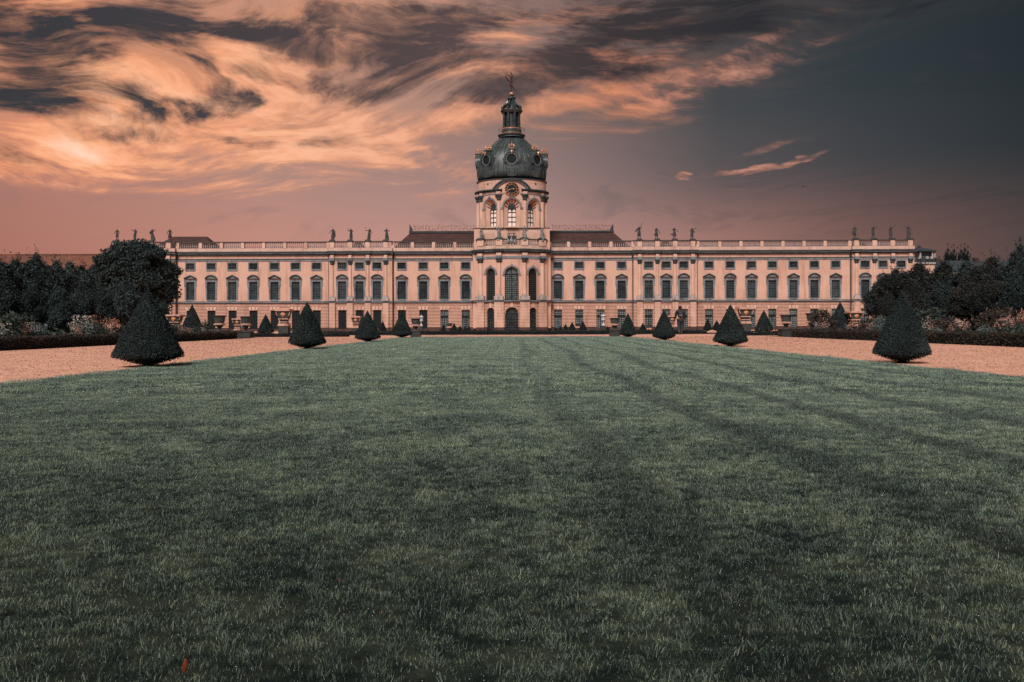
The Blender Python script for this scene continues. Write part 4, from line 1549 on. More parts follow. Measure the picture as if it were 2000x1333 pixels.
mb = MB()
mb.lathe(0, 0, [(r * s2, domez(py)) for r, py in prof], 64, ky=KY)
dome = mb.build('dome', M['copper_dark'], pal, smooth=True, loc=(cxT, YC, 0))
for k in range(40):
    a = 2 * pi * (k + .5) / 40
    big = k % 5 in (0, 4)
    pts = [((r * s2 + .03) * sin(a), -(r * s2 + .03) * cos(a) * KY, domez(py)) for r, py in prof]
    rd = [(.12 if big else .065) * (.45 + .55 * r / 67) for r, py in prof]
    MB().tube(pts, rd, 5).build('rib', M['copper_rib'], dome)
# dormers: hood, round window, crown
for k in range(8):
    a = radians(45 * k)
    dm_ = MB()
    zc_ = fz(313, YC - 3.3)
    # local frame: x across, y outwards negative
    dm_.ring(0, zc_, .98, 1.28, 0, 2 * pi, -.55, -.1, 20)
    dm_.ring(0, zc_, 1.2, 1.46, -.5, pi + .5, -.75, 1.6, 16)
    dm_.box(-1.25, 1.25, -.45, 1.2, zc_ - 1.85, zc_ - 1.15)
    dm_.taper(0, .2, .75, .5, zc_ - 3.2, 1.2, .6, zc_ - 1.85)
    dm_.box(-.42, .42, -.7, .6, zc_ + 1.30, zc_ + 1.72)
    dm_.box(-.55, .55, -.8, .7, zc_ + 1.72, zc_ + 1.84)
    for sx in (-1, 1):
        dm_.poly([(sx * 1.2, zc_ - .2), (sx * 1.75, zc_ + .35), (sx * 1.6, zc_ - .6), (sx * 1.15, zc_ - 1.4)][::sx], -.4, .9)

    def xfd(x, y, z, a=a):
        r0 = 63.3 * s2
        return (cos(a) * x + sin(a) * (r0 - y), (sin(a) * x - cos(a) * (r0 - y)) * KY, z)
    dob = dm_.build('dormer', M['copper_dark'], pal, xf=xfd, loc=(cxT, YC, 0))
    MB().ring(0, zc_, 0, .98, 0, 2 * pi, -.36, -.30, 20).build('round_window', M['bars'], dob, xf=xfd)
    MB().ring(0, zc_, .92, 1.0, 0, 2 * pi, -.6, -.5, 20).build('window_rim', M['zinc_light'], dob, xf=xfd)
    cr = MB()
    zb = zc_ + 1.84
    cr.lathe(0, 0, [(.30, zb), (.34, zb + .12), (.28, zb + .2)], 10)
    for q in range(8):
        b_ = 2 * pi * q / 8
        cr.tube([(.30 * cos(b_), .30 * sin(b_), zb + .15), (.60 * cos(b_), .60 * sin(b_), zb + .45), (.50 * cos(b_), .50 * sin(b_), zb + .72), (.06 * cos(b_), .06 * sin(b_), zb + .92)], .075, 4)
    cr.lathe(0, 0, [(.02, zb + .88), (.12, zb + .98), (.12, zb + 1.06), (.02, zb + 1.16), (.02, zb + 1.42)], 8)
    cr.lathe(0, -.85, [(.02, zb - 1.05), (.16, zb - .75), (.20, zb - .55), (.1, zb - .35)], 6)
    cr.build('gilded_crown', M['gold'], dob, xf=xfd)

# lantern
mb = MB()
mb.lathe(cxT, YC, [(25 * s2, dzz(270.5)), (24 * s2, dzz(269)), (27 * s2, dzz(266.2)), (27 * s2, dzz(265.4)), (19 * s2, dzz(265.2)), (19 * s2, dzz(264))], 32, ky=.85)
mb.build('lantern_gallery', M['copper_dark'], pal)
mb = MB()
for py in (253.8,):
    mb.tube([(cxT + 25.4 * s2 * cos(q * pi / 20), YC + 25.4 * s2 * sin(q * pi / 20) * .85, dzz(py)) for q in range(41)], .04, 5)
for k in range(14):
    a = 2 * pi * (k + .5) / 14
    mb.tube([(cxT + 25.4 * s2 * cos(a), YC + 25.4 * s2 * sin(a) * .85, dzz(265.4)), (cxT + 25.4 * s2 * cos(a), YC + 25.4 * s2 * sin(a) * .85, dzz(253.6))], .022, 4)
mb.v = mb.v[:]
mb.build('gallery_railing', M['gold_dark'], pal)
mb = MB()
mb.lathe(cxT, YC, [(18.6 * s2, dzz(264)), (18.6 * s2, dzz(253)), (16.6 * s2, dzz(252.6)), (16.6 * s2, dzz(250.5))], 24, ky=.9)
mb.build('lantern_base', M['copper_dark'], pal)
MB().lathe(cxT, YC, [(18.9 * s2, dzz(262.6)), (18.9 * s2, dzz(261.6)), (18.5 * s2, dzz(261.5))], 24, ky=.9).lathe(cxT, YC, [(19.0 * s2, dzz(254.2)), (19.0 * s2, dzz(253.0)), (18.4 * s2, dzz(252.9))], 24, ky=.9).build('gold_band', M['gold'], pal)
MB().lathe(cxT, YC, [(13.0 * s2, dzz(251)), (13.0 * s2, dzz(221))], 16, ky=.9).build('lantern_core', M['copper_rib'], pal)
for k in range(8):
    a = 2 * pi * (k + .5) / 8
    c_, sn = cos(a), sin(a)
    mb = MB()
    mb.lathe(cxT + 15.6 * s2 * c_, YC + 15.6 * s2 * sn * .9, [(.36, dzz(251)), (.28, dzz(249)), (.26, dzz(235)), (.23, dzz(224)), (.34, dzz(222)), (.34, dzz(220.5))], 8)
    mb.build('lantern_column', M['copper_rib'], pal, smooth=False)
mb = MB()
mb.lathe(cxT, YC, [(18.5 * s2, dzz(222.5)), (19.5 * s2, dzz(221)), (21.6 * s2, dzz(218.4)), (21.6 * s2, dzz(217.2)), (17 * s2, dzz(216.6)), (12 * s2, dzz(216))], 24, ky=.9)
mb.build('lantern_cornice', M['copper_dark'], pal)
for k in range(8):
    a = 2 * pi * (k + .5) / 8
    mb = MB()
    P_ = [(18.6, 216.5), (18.6, 212), (15, 208.5), (10.5, 204), (7.5, 199), (5.6, 195), (6.6, 192.4), (3.6, 190.5)]
    mb.tube([(cxT + r * s2 * cos(a), YC + r * s2 * sin(a) * .9, dzz(py)) for r, py in P_], [.30, .34, .30, .24, .22, .22, .26, .16], 6)
    mb.build('lantern_volute', M['copper_rib'], pal)
mb = MB()
mb.lathe(cxT, YC, [(9.5 * s2, dzz(216)), (7.5 * s2, dzz(209)), (3.5 * s2, dzz(202)), (2.8 * s2, dzz(196)), (8.2 * s2, dzz(193.5)), (8.0 * s2, dzz(191.6)), (2.6 * s2, dzz(190)), (2.4 * s2, dzz(188)), (4.2 * s2, dzz(186.6)), (1.5 * s2, dzz(185.4))], 12)
mb.build('lantern_spire', M['copper_dark'], pal)
mb = MB()
mb.lathe(cxT, YC, [(.4 * s2, dzz(187.6)), (3.2 * s2, dzz(186.8)), (4.5 * s2, dzz(184)), (3.2 * s2, dzz(181.3)), (.4 * s2, dzz(180.4))], 12)
mb.build('gilded_ball', M['gold'], pal, smooth=True)
# ------------------------------------------------------------------ foliage builders
def leaves(P, size, r, flat=.0, up=None, elong=1.0, jit=.35):
    """one four-cornered leaf at every point; returns verts, faces"""
    n = len(P)
    d = r.normal(size=(n, 3))
    if up is not None:
        d = d * (1 - flat) + up * flat * 1.6
    d /= np.linalg.norm(d, axis=1)[:, None]
    e = np.cross(d, r.normal(size=(n, 3)))
    e /= np.linalg.norm(e, axis=1)[:, None]
    f = np.cross(d, e)
    sz = (size * r.uniform(1 - jit, 1 + jit, n))[:, None]
    a, b = e * sz * elong, f * sz * .55
    V = np.stack([P - a, P - b, P + a, P + b], 1).reshape(-1, 3)
    Fc = np.arange(n * 4).reshape(-1, 4)
    return V, Fc


def merge(parts):
    V, Fc, o = [], [], 0
    for v, f in parts:
        V.append(v)
        Fc.append(f + o)
        o += len(v)
    return np.concatenate(V), np.concatenate(Fc)


def blob(c, rad, r, n=10, amp=.18):
    """uneven closed lump"""
    V = []
    m = n * 2
    ph = r.uniform(0, 6, 6)
    for i in range(n + 1):
        th = pi * i / n
        for j in range(m):
            a = 2 * pi * j / m
            k = 1 + amp * (sin(3 * a + ph[0]) * sin(2 * th + ph[1]) + .6 * sin(5 * a + ph[2]) * sin(4 * th + ph[3]))
            V.append((c[0] + rad[0] * k * sin(th) * cos(a), c[1] + rad[1] * k * sin(th) * sin(a), c[2] + rad[2] * k * cos(th)))
    Fc = []
    for i in range(n):
        for j in range(m):
            k = (j + 1) % m
            Fc.append((i * m + j, i * m + k, (i + 1) * m + k, (i + 1) * m + j))
    return np.array(V), np.array(Fc)


# ---- clipped yew cones
def cone_radius(z, wd):
    """outline of a clipped cone of height 1: skirt at .15, trunk below"""
    pts = [(0, .15), (.035, .14), (.06, .36), (.10, .66), (.145, 1.0), (.17, .99), (.24, .905), (.37, .775), (.50, .63), (.77, .30), (.90, .125), (.97, .035), (1.0, .006)]
    zs = np.array([p[0] for p in pts])
    rs = np.array([p[1] for p in pts]) * wd
    return np.interp(z, zs, rs)


def yew_mesh(name, wd, n, leaf, seed, m):
    r = np.random.default_rng(seed)
    zz = np.linspace(0.0, .985, 26)
    V = []
    k = 24
    for z in zz:
        rr = cone_radius(z, wd) - .012
        for j in range(k):
            a = 2 * pi * j / k
            V.append((max(rr, .006) * cos(a), max(rr, .006) * sin(a), z))
    Fc = [(i * k + j, i * k + (j + 1) % k, (i + 1) * k + (j + 1) % k, (i + 1) * k + j) for i in range(len(zz) - 1) for j in range(k)]
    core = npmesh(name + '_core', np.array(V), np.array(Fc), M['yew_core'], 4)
    # leaves over the outline, more where it is wide
    z = r.uniform(0, 1, n * 3)
    rad = cone_radius(z, wd)
    keep = r.uniform(0, wd, n * 3) < rad + .05 * wd
    z, rad = z[keep][:n], rad[keep][:n]
    a = r.uniform(0, 2 * pi, len(z))
    lump = 1 + .018 * np.sin(5 * a + 9 * z) + .012 * np.sin(11 * a - 17 * z + 2)
    off = r.normal(0, .006, len(z)) + np.where((z < .14) & (r.random(len(z)) < .35), r.normal(0, .018, len(z)), 0)
    rr = rad * lump + off
    P = np.stack([rr * np.cos(a), rr * np.sin(a), z + r.normal(0, .004, len(z)) - np.where(z < .15, np.abs(r.normal(0, .012, len(z))), 0)], 1)
    P[:, 2] = np.maximum(P[:, 2], .004)
    out = np.stack([np.cos(a), np.sin(a), np.full(len(z), .4)], 1)
    V, Fc = leaves(P, leaf, r, flat=.35, up=out, elong=1.3)
    me = npmesh(name, V, Fc, m, 4)
    return core, me


yc1, ym1 = yew_mesh('needles', .43, 30000, .0085, 5, M['yew'])
yc2, ym2 = yew_mesh('needles', .40, 12000, .0120, 6, M['yew'])
yc3, ym3 = yew_mesh('needles', .40, 3500, .021, 8, M['yew_far'])


def yew(px, top, base, hw, label, group, meshes, d=None, rz=0.0, straight=False, wd=.4):
    if d is None:
        p = gd(px, base)
    else:
        p = at(px, base, d)
    y = p.y
    H = (base - top) * y / F
    z0 = gz(y) if d is None or True else p.z
    zt = at(px, top, y).z
    H = zt - z0
    o = thing('yew_cone', label, 'topiary', (p.x, y, z0), rz, group)
    core, lv = meshes
    c_ = ob('inner_twigs', core, o)
    l_ = ob('clipped_foliage', lv, o)
    sx = .94 * (hw * y / F) / wd
    for q in (c_, l_):
        q.scale = (sx, sx, H)
    return o


G1 = 'clipped yew cones along the edges of the lawn'
big = [
    (290, 565, 716, 67, 'largest clipped yew cone at the left edge of the lawn, nearest on that side', (yc1, ym1), .43),
    (600, 590, 682, 37.5, 'clipped yew cone second from the front on the left edge of the lawn', (yc2, ym2), .4),
    (718, 607, 668, 26, 'clipped yew cone third from the front on the left edge of the lawn', (yc2, ym2), .4),
    (785, 608, 660, 20.5, 'yew cone at the far left corner of the lawn beside a tub on a block', (yc2, ym2), .4),
    (1762, 567, 709, 54.5, 'tallest clipped yew cone at the right edge of the lawn, nearest on that side', (yc1, ym1), .43),
    (1427, 595, 677, 34.5, 'clipped yew cone second from the front on the right edge of the lawn', (yc2, ym2), .4),
    (1297, 605, 665, 23, 'clipped yew cone on the right edge of the lawn, just left of the walking person', (yc2, ym2), .4),
    (1226.5, 612, 659, 18, 'yew cone at the far right corner of the lawn beside a tub on a block', (yc2, ym2), .4)]
for i, (px, tp, bs, hw, lb, ms, wd) in enumerate(big):
    yew(px, tp, bs, hw, lb, G1, ms, rz=i * 1.3, wd=wd)
G2 = 'clipped yew cones in the flower borders'
for i, (px, tp, bs, hw, lb) in enumerate([
        (106, 580, 660, 30, 'dark yew cone standing in the left flower border under the hornbeams'),
        (180, 597, 652, 19, 'smaller dark yew cone half hidden by blossoms in the left border'),
        (375.5, 595, 651, 21, 'slim yew cone in the left border in front of the palace wing'),
        (519, 614, 654, 16.5, 'low yew cone between two planters left of the lawn'),
        (1492, 606, 651, 18, 'yew cone between the masked planter and the grey tub right of the lawn'),
        (1641, 590, 653, 24, 'yew cone in the right border in front of the end pavilion'),
        (1922, 570, 655, 26, 'dark yew cone in the shade of the right hand trees')]):
    yew(px, tp, bs, hw, lb, G2, (yc2, ym2), rz=i * 1.9)
G3 = 'small yew cones in front of the palace'
small = [(747.6, 627, 646, 8, 'small yew cone before the left risalit, right of the third large cone'), (866, 634, 646, 6, 'small yew cone left of the low urn before the palace'), (887, 631, 646, 7, 'small yew cone just right of the low urn, left of the tower'),
         (898.5, 636, 646, 5.5, 'small yew cone at the right of a pair left of the tower'), (908.5, 637.5, 646, 5, 'tiny yew cone below a ground floor window left of the tower'), (915.5, 638, 646, 5, 'tiny yew cone nearest to the tower on its left'),
         (1085, 638.5, 646, 5, 'tiny yew cone nearest to the tower on its right'), (1094, 637, 646, 5.5, 'tiny yew cone beside the first window right of the tower'), (1104.6, 633, 646, 6.5, 'small yew cone third from the tower on its right'),
         (1117.4, 629, 646, 8, 'small yew cone left of the low urn right of the tower'), (1138.5, 627, 646, 8.5, 'small yew cone right of the low urn right of the tower'), (1186.6, 637, 646, 6, 'small yew cone between white lidded urn and tub'),
         (1255.7, 631, 645.5, 8, 'small yew cone before the right risalit, behind the lawn corner cone'), (1382, 623, 647, 9, 'small yew cone below a window, left of the second large right cone'), (1400, 626, 647.5, 10, 'small yew cone peeping out at the left of the second large right cone')]
for i, (px, tp, bs, hw, lb) in enumerate(small):
    yew(px, tp, bs, hw, lb, G3, (yc3, ym3), d=82 + (i % 3) * 3, rz=i)


# ---- trees
def crown_mesh(name, lobes, n, leaf, seed, m, spikes=0, elong=1.25):
    """lobes: (x,y,z,rx,ry,rz) in metres; leaves spread through shells of the lobes, with a dark inside"""
    r = np.random.default_rng(seed)
    vol = np.array([l[3] * l[5] for l in lobes])
    pk = r.choice(len(lobes), n, p=vol / vol.sum())
    L = np.array(lobes)[pk]
    d = r.normal(size=(n, 3))
    d /= np.linalg.norm(d, axis=1)[:, None]
    lum = 1 + .16 * np.sin(7 * d[:, 0] + pk) * np.sin(6 * d[:, 2] + 2 * pk) + .10 * np.sin(13 * d[:, 0] + 3 * pk) * np.cos(11 * d[:, 1])
    rad = r.uniform(.72, 1.04, n) * lum
    P = L[:, :3] + d * rad[:, None] * L[:, 3:]
    parts = [leaves(P, leaf, r, elong=elong, flat=.25, up=d)]
    if spikes:
        for k in range(spikes):
            l = lobes[r.integers(len(lobes))]
            a = r.uniform(0, 2 * pi)
            e = r.uniform(.15, 1.3)
            dd = np.array([cos(a) * cos(e), sin(a) * cos(e), sin(e)])
            p0 = np.array(l[:3]) + dd * np.array(l[3:]) * .92
            g_ = dd * .6 + np.array([0, 0, .9])
            g_ /= np.linalg.norm(g_)
            q = 9
            tt = np.linspace(0, 1, q)[:, None]
            Q = p0 + g_ * tt * r.uniform(.25, .65) + r.normal(0, leaf * .5, (q, 3))
            parts.append(leaves(Q, leaf * .85, r, elong=elong))
    V, Fc = merge(parts)
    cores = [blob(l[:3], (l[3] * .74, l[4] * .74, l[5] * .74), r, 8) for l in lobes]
    cv, cf = merge(cores)
    return npmesh(name, V, Fc, m, 4), npmesh(name + '_inner', cv, cf, M['tree_core'], 4)


def trunk_mesh(h, r0, limbs, seed):
    r = random.Random(seed)
    mb = MB()
    mb.tube([(0, 0, 0), (r.uniform(-.05, .05), 0, h * .4), (r.uniform(-.1, .1), r.uniform(-.1, .1), h)], [r0 * 1.25, r0, r0 * .55], 8)
    for k in range(limbs):
        a = r.uniform(0, 6.28)
        z = h * r.uniform(.45, .95)
        L_ = h * r.uniform(.25, .5)
        mb.tube([(0, 0, z), (cos(a) * L_ * .5, sin(a) * L_ * .5, z + L_ * .45), (cos(a) * L_, sin(a) * L_, z + L_ * .8)], [r0 * .5, r0 * .3, r0 * .12], 5)
    return mb.mesh('trunk', M['bark'])


def lobeset(seed, w_, h, zc, n=9):
    r = random.Random(seed)
    out = [(0, 0, zc, w_ * .70, w_ * .70, h * .75), (0, 0, zc + h * .62, w_ * .42, w_ * .42, h * .42), (w_ * .08, 0, zc + h * .86, w_ * .20, w_ * .20, h * .30)]
    for k in range(n):
        a = 6.283 * k / n + r.uniform(-.3, .3)
        e = r.uniform(-.75, .95)
        rr = w_ * .55 * sqrt(1 - e * e * .6)
        out.append((cos(a) * rr, sin(a) * rr, zc + e * h * .6, w_ * r.uniform(.30, .44), w_ * r.uniform(.30, .44), h * r.uniform(.26, .4)))
    return out


kinds = {}
for kname, mkey, seed in (('teal', 'tree_l', 31), ('grey', 'tree_g', 32), ('rust', 'tree_r', 33), ('rust2', 'tree_r', 34), ('teal2', 'tree_l', 35)):
    # height 1 unit = 4 m tree
    lb = lobeset(seed, 1.25, 1.75, 2.35, 11)
    kinds[kname] = crown_mesh('crown', lb, 17000, .052, seed, M[mkey], spikes=90 if 'rust' in kname or kname == 'teal' else 45)
trunks = [trunk_mesh(2.2, .11, 5, s) for s in (1, 2)]


def tree(kind, px, top, d, label, group, wid=1.0, rz=0.0, name='hornbeam_tree', cat='tree'):
    p = at(px, top, d)
    H = p.z - gz(d)
    k = H / 4.45
    o = thing(name, label, cat, (p.x, d, gz(d)), rz, group)
    cm, ci = kinds[kind]
    c_ = ob('crown', cm, o)
    i_ = ob('inner_foliage', ci, c_)
    t_ = ob('trunk', trunks[int(px) % 2], o)
    c_.scale = (k * wid, k * wid, k)
    t_.scale = (k, k, k)
    return o


GL = 'clipped hornbeams on the left'
L_ = [('teal', -75, 478, 38, 1.15), ('teal2', -12, 496, 39, 1.1), ('teal', 34, 503, 41, 1.0), ('teal2', 71, 493, 44, .95), ('teal', 107, 506, 48, 1.0), ('grey', 138, 509, 52, 1.0), ('teal', 162, 516, 58, 1.05),
      ('teal2', 8, 545, 33.5, 1.1), ('teal', 62, 552, 35.5, 1.05), ('grey', 118, 558, 38, 1.0), ('teal2', 160, 556, 41, 1.05), ('teal', 200, 560, 44, 1.05), ('grey', 244, 546, 47, 1.15), ('teal2', 285, 575, 54, 1.15), ('teal', 318, 590, 60, 1.0)]
lab = ['tall hornbeam cut by the left edge of the picture', 'dark hornbeam at the far left, crown just inside the frame', 'hornbeam with its pointed top against the long orange roof, second from the left edge', 'tallest pointed hornbeam against the orange roof',
       'hornbeam to the right of the tallest one against the orange roof', 'greyish hornbeam top in front of the orange roof', 'lowest pointed hornbeam left of the big broad tree', 'front row hornbeam behind the flowers at the left edge',
       'front row hornbeam left of the dark yew cone', 'grey green hornbeam right behind the dark yew cone of the left border', 'front row hornbeam above the white and pink blossoms of the left border', 'front row hornbeam between the small dark cone and the big broad tree',
       'pale grey green rounded hornbeam in front of the big broad tree', 'hornbeam behind the tip of the largest left yew cone', 'last low hornbeam before the corner of the palace']
for i, ((kd, px, tp, d, wd), lb) in enumerate(zip(L_, lab)):
    tree(kd, px, tp, d, lb, GL, wd, i * 1.7)
GR = 'hornbeams on the right'
R_ = [('teal', 1717, 541, 66, 1.1), ('rust', 1752, 523, 62, 1.2), ('rust2', 1795, 512, 60, 1.3), ('rust', 1842, 510, 58, 1.3), ('teal2', 1892, 508, 56, 1.3), ('rust2', 1938, 500, 52, 1.2), ('teal', 1990, 474, 50, .85), ('teal2', 2040, 460, 48, 1.0),
      ('rust2', 1735, 572, 50, 1.05), ('rust', 1790, 556, 47, 1.1), ('teal2', 1838, 548, 44, 1.1), ('rust', 1884, 542, 42, 1.1), ('rust2', 1932, 540, 39, 1.1), ('teal', 1985, 530, 37, 1.1), ('rust', 2045, 520, 34, 1.1)]
lab = ['spiky hornbeam in front of the last windows of the palace', 'hornbeam at the right corner of the palace', 'rust tinged hornbeam under the glazed roof pavilion', 'rust tinged hornbeam below the first distant poplar', 'dark hornbeam below the group of poplars', 'hornbeam with long bare shoots against the sky',
       'tall dark rounded tree rising at the right edge', 'tall dark tree cut by the right edge of the picture', 'low rust tinged hornbeam left of the nearest right yew cone', 'rust tinged front hornbeam behind the tip of the nearest right yew cone', 'dark front hornbeam right of the nearest right yew cone',
       'rust tinged front hornbeam left of the dark cone in the shade', 'rust tinged front hornbeam behind the dark cone in the shade', 'dark front hornbeam behind the pink flowers at the right', 'rust tinged hornbeam cut by the right edge']
for i, ((kd, px, tp, d, wd), lb) in enumerate(zip(R_, lab)):
    tree(kd, px, tp, d, lb, GR, wd, i * 2.1)

# big broad tree in front of the left pavilion
lb = [(0, 0, 5.6, 3.1, 3, 2.6), (-1.8, 0, 7.4, 2.0, 2, 1.5), (1.4, -.3, 7.7, 2.0, 2, 1.3), (.2, 0, 8.5, 1.9, 1.8, .95), (3.3, 0, 6.2, 1.45, 1.5, 1.2), (-3.5, 0, 5.2, 1.6, 1.6, 1.3), (3.1, .2, 4.1, 1.6, 1.5, 1.2), (2.4, -.5, 2.6, 1.5, 1.4, 1.3),
      (-2.4, -.6, 3.2, 1.8, 1.5, 1.3), (0, -1.8, 4.4, 1.9, 1.5, 1.5), (3.9, 0, 5.0, .9, .9, .7), (-.6, -1.5, 6.6, 1.7, 1.4, 1.2), (1.7, -1.4, 5.6, 1.6, 1.3, 1.2), (-4.3, 0, 6.2, .9, .9, .7)]
rq = random.Random(4)
for q in range(22):
    a = 6.283 * q / 22 + rq.uniform(-.1, .1)
    rr = rq.uniform(.92, 1.12)
    lb.append((4.1 * rr * cos(a), rq.uniform(-.8, .3), 5.3 + 3.3 * rr * sin(a), rq.uniform(.5, .85), .8, rq.uniform(.35, .6)))
for q in range(14):
    lb.append((rq.uniform(-3, 3), -2.2, rq.uniform(3, 8), rq.uniform(.7, 1.1), .7, rq.uniform(.4, .6)))
cm, ci = crown_mesh('crown', lb, 34000, .13, 77, M['tree_l'], spikes=40, elong=1.15)
p = at(264, 471, 92)
k = (p.z - gz(92)) / 9.35
bt = thing('broad_tree', 'big broad dark tree with scalloped crown hiding the left end of the palace', 'tree', (p.x, 92, gz(92)))
c_ = ob('crown', cm, bt)
c_.scale = (k * .93, k * .93, k)
ob('inner_foliage', ci, c_)
t_ = ob('trunk', trunk_mesh(5, .35, 7, 9), bt)

# unseen tree row added behind the viewer to shade the near lawn
lb = lobeset(91, 1.35, 1.75, 2.4, 11)
kinds['shade_blocker'] = crown_mesh('crown', lb, 5000, .12, 91, M['tree_l'])
for i in range(7):
    x = -21 + 7 * i
    H = 12.8
    o = thing('added_shade_tree', 'unseen shade tree added behind the viewer, number %s of seven counted from the left' % ['one', 'two', 'three', 'four', 'five', 'six', 'seven'][i], 'tree', (x, -11 - (i % 2), 0), i * 1.1, 'unseen shade trees added behind the viewer')
    c_ = ob('crown', kinds['shade_blocker'][0], o)
    ob('inner_foliage', kinds['shade_blocker'][1], c_)
    c_.scale = (H / 4.05,) * 3
    t_ = ob('trunk', trunks[0], o)
    t_.scale = (2.6,) * 3

# distant poplars on the skyline
pl = [(0, 0, 2.0, .42, .42, 1.9), (.12, 0, 3.2, .3, .3, 1.0), (-.12, 0, 1.4, .4, .4, 1.0)]
kinds['poplar'] = crown_mesh('crown', pl, 1300, .12, 92, M['yew_far'], spikes=16)
for px, tp, kx, lb in ((1849.5, 488.5, 1.0, 'leftmost distant poplar on the skyline right of the palace'), (1861, 490, 1.1, 'second distant poplar on the skyline'), (1875, 490.5, .9, 'poplar at the left of the distant clump'), (1882.5, 488, 1.0, 'tallest poplar in the middle of the distant clump'), (1888.5, 493, .9, 'last poplar of the distant clump at its right')):
    d = 420
    p = at(px, tp, d)
    k = (p.z - gz(d)) / 4.2
    o = thing('poplar', lb, 'tree', (p.x, d, gz(d)), 0, 'distant poplars')
    c_ = ob('crown', kinds['poplar'][0], o)
    ob('inner_foliage', kinds['poplar'][1], c_)
    c_.scale = (k * .42 * kx, k * .42, k)
    t_ = ob('trunk', trunks[0], o)
    t_.scale = (k * .6, k * .6, k)


# ---- hedges: boxy, clipped, leaves on the faces
def hedge(name, x0, x1, y0, y1, h, n, leaf, m, label, group=None, round_end=None):
    r = np.random.default_rng(int(abs(x0 * 13 + y0 * 7)) + 3)
    V, Fc = [], []
    seg = max(2, int((y1 - y0 + x1 - x0) / .5))
    mb = MB()
    mb.box(x0 + .03, x1 - .03, y0 + .03, y1 - .03, 0, h - .03)
    A = [(x1 - x0) * (y1 - y0), (y1 - y0) * h, (y1 - y0) * h, (x1 - x0) * h]
    pk = r.choice(4, n, p=np.array(A) / sum(A))
    u, v = r.random(n), r.random(n)
    X = np.select([pk == 0, pk == 1, pk == 2], [x0 + u * (x1 - x0), np.full(n, x0), np.full(n, x1)], x0 + u * (x1 - x0))
    Y = np.select([pk == 0, pk == 1, pk == 2], [y0 + v * (y1 - y0), y0 + u * (y1 - y0), y0 + u * (y1 - y0)], np.full(n, y0))
    Zz = np.select([pk == 0], [np.full(n, h)], v * h)
    und = .018 * np.sin(X * 3.1 + Y * 2.3) + .012 * np.sin(X * 7 - Y * 5.3)
    Zz = Zz * (1 + und / h * 1.3)
    P = np.stack([X, Y, Zz], 1) + r.normal(0, .014, (n, 3))
    P[:, 2] = np.abs(P[:, 2]) + .004
    V, Fc = leaves(P, leaf, r, elong=1.2)
    cx_, cy_ = (x0 + x1) / 2, (y0 + y1) / 2
    o = thing(name, label, 'hedge', (cx_, cy_, gz(cy_)), 0, group)
    V = V - np.array([cx_, cy_, 0])
    mb.v = [(a - cx_, b - cy_, c_) for a, b, c_ in mb.v]
    ob('foliage', npmesh('foliage', V, Fc, m, 4), o)
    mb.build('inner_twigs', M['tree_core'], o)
    return o


hedge('border_hedge', -13.85, -13.15, 12, 38.2, .33, 26000, .026, M['hedge'], 'long low rust topped hedge between the left gravel path and the flowers')
hedge('border_hedge', 13.15, 13.85, 12, 37.6, .33, 26000, .026, M['hedge'], 'long low rust topped hedge between the right gravel path and the flowers')
hedge('box_hedge', -14.4, -9.0, 43.6, 44.1, .17, 3500, .03, M['box'], 'thin low box hedge between the tub on a block and the second left yew cone')
hedge('box_hedge', 11.4, 14.6, 43.0, 43.5, .19, 3000, .03, M['box'], 'thin low box hedge between the second right yew cone and the tub on a block')
hedge('box_hedge', -12.4, 12.6, 51.4, 53.6, .20, 16000, .035, M['box'], 'long straight dark box hedge across the end of the lawn in front of the tower')

# kerbs at the end of the lawn
for (x0, x1, y, lb) in ((-4.75, 4.9, 41.25, 'thin pale stone kerb right at the end of the lawn'), (-9.5, 10.0, 47.6, 'thin pale stone kerb before the long box hedge')):
    o = thing('kerb', lb, 'kerb', ((x0 + x1) / 2, y, 0))
    n = int((x1 - x0) / .8)
    sm = MB().box(-.39, .39, -.12, .12, -.05, .035).mesh('kerb_stone', M['kerb'])
    for i in range(n):
        q = ob('kerb_stone', sm, o, (x0 - (x0 + x1) / 2 + (i + .5) * (x1 - x0) / n, 0, rng.uniform(-.006, .004)))


# ---- plants of the borders
def plant_mesh(kind, seed):
    r = np.random.default_rng(seed)
    parts = []
    fl = []
    if kind in ('bush', 'silver', 'rusty', 'tall'):
        n = 1500
        d = r.normal(size=(n, 3))
        d /= np.linalg.norm(d, axis=1)[:, None]
        P = d * (r.uniform(.35, 1.0, n) ** .5)[:, None] * np.array([.5, .5, .5]) * (1 + .2 * np.sin(6 * d[:, :1] + seed))
        P[:, 2] = P[:, 2] + .5
        parts.append(leaves(P, .036, r, elong=1.9))
    else:
        for s in range(34):
            a, t_ = r.uniform(0, 6.28), r.uniform(0, .42)
            hgt = r.uniform(.55, 1.0)
            b = np.array([cos(a) * t_ * .4, sin(a) * t_ * .4, 0])
            e = np.array([cos(a) * t_, sin(a) * t_, hgt])
            tt = np.linspace(0, 1, 16)[:, None]
            Q = b + (e - b) * tt + r.normal(0, .03, (16, 3))
            parts.append(leaves(Q, .038, r, elong=2.0))
            nf = 9 if kind != 'white' else 6
            rad = .055
            Qf = e + r.normal(0, 1, (nf, 3)) * np.array([rad * .75, rad * .75, rad * (1.6 if kind == 'salmon' else .45)])
            fl.append(leaves(Qf, .024, r, elong=1.2))
    V, Fc = merge(parts)
    V[:, 2] = np.maximum(V[:, 2], .01)
    lm = {'silver': 'silver', 'rusty': 'rusty'}.get(kind, 'green')
    a = npmesh('leaves', V, Fc, M[lm], 4)
    b = None
    if fl:
        V, Fc = merge(fl)
        b = npmesh('blossoms', V, Fc, M[kind], 4)
    return a, b


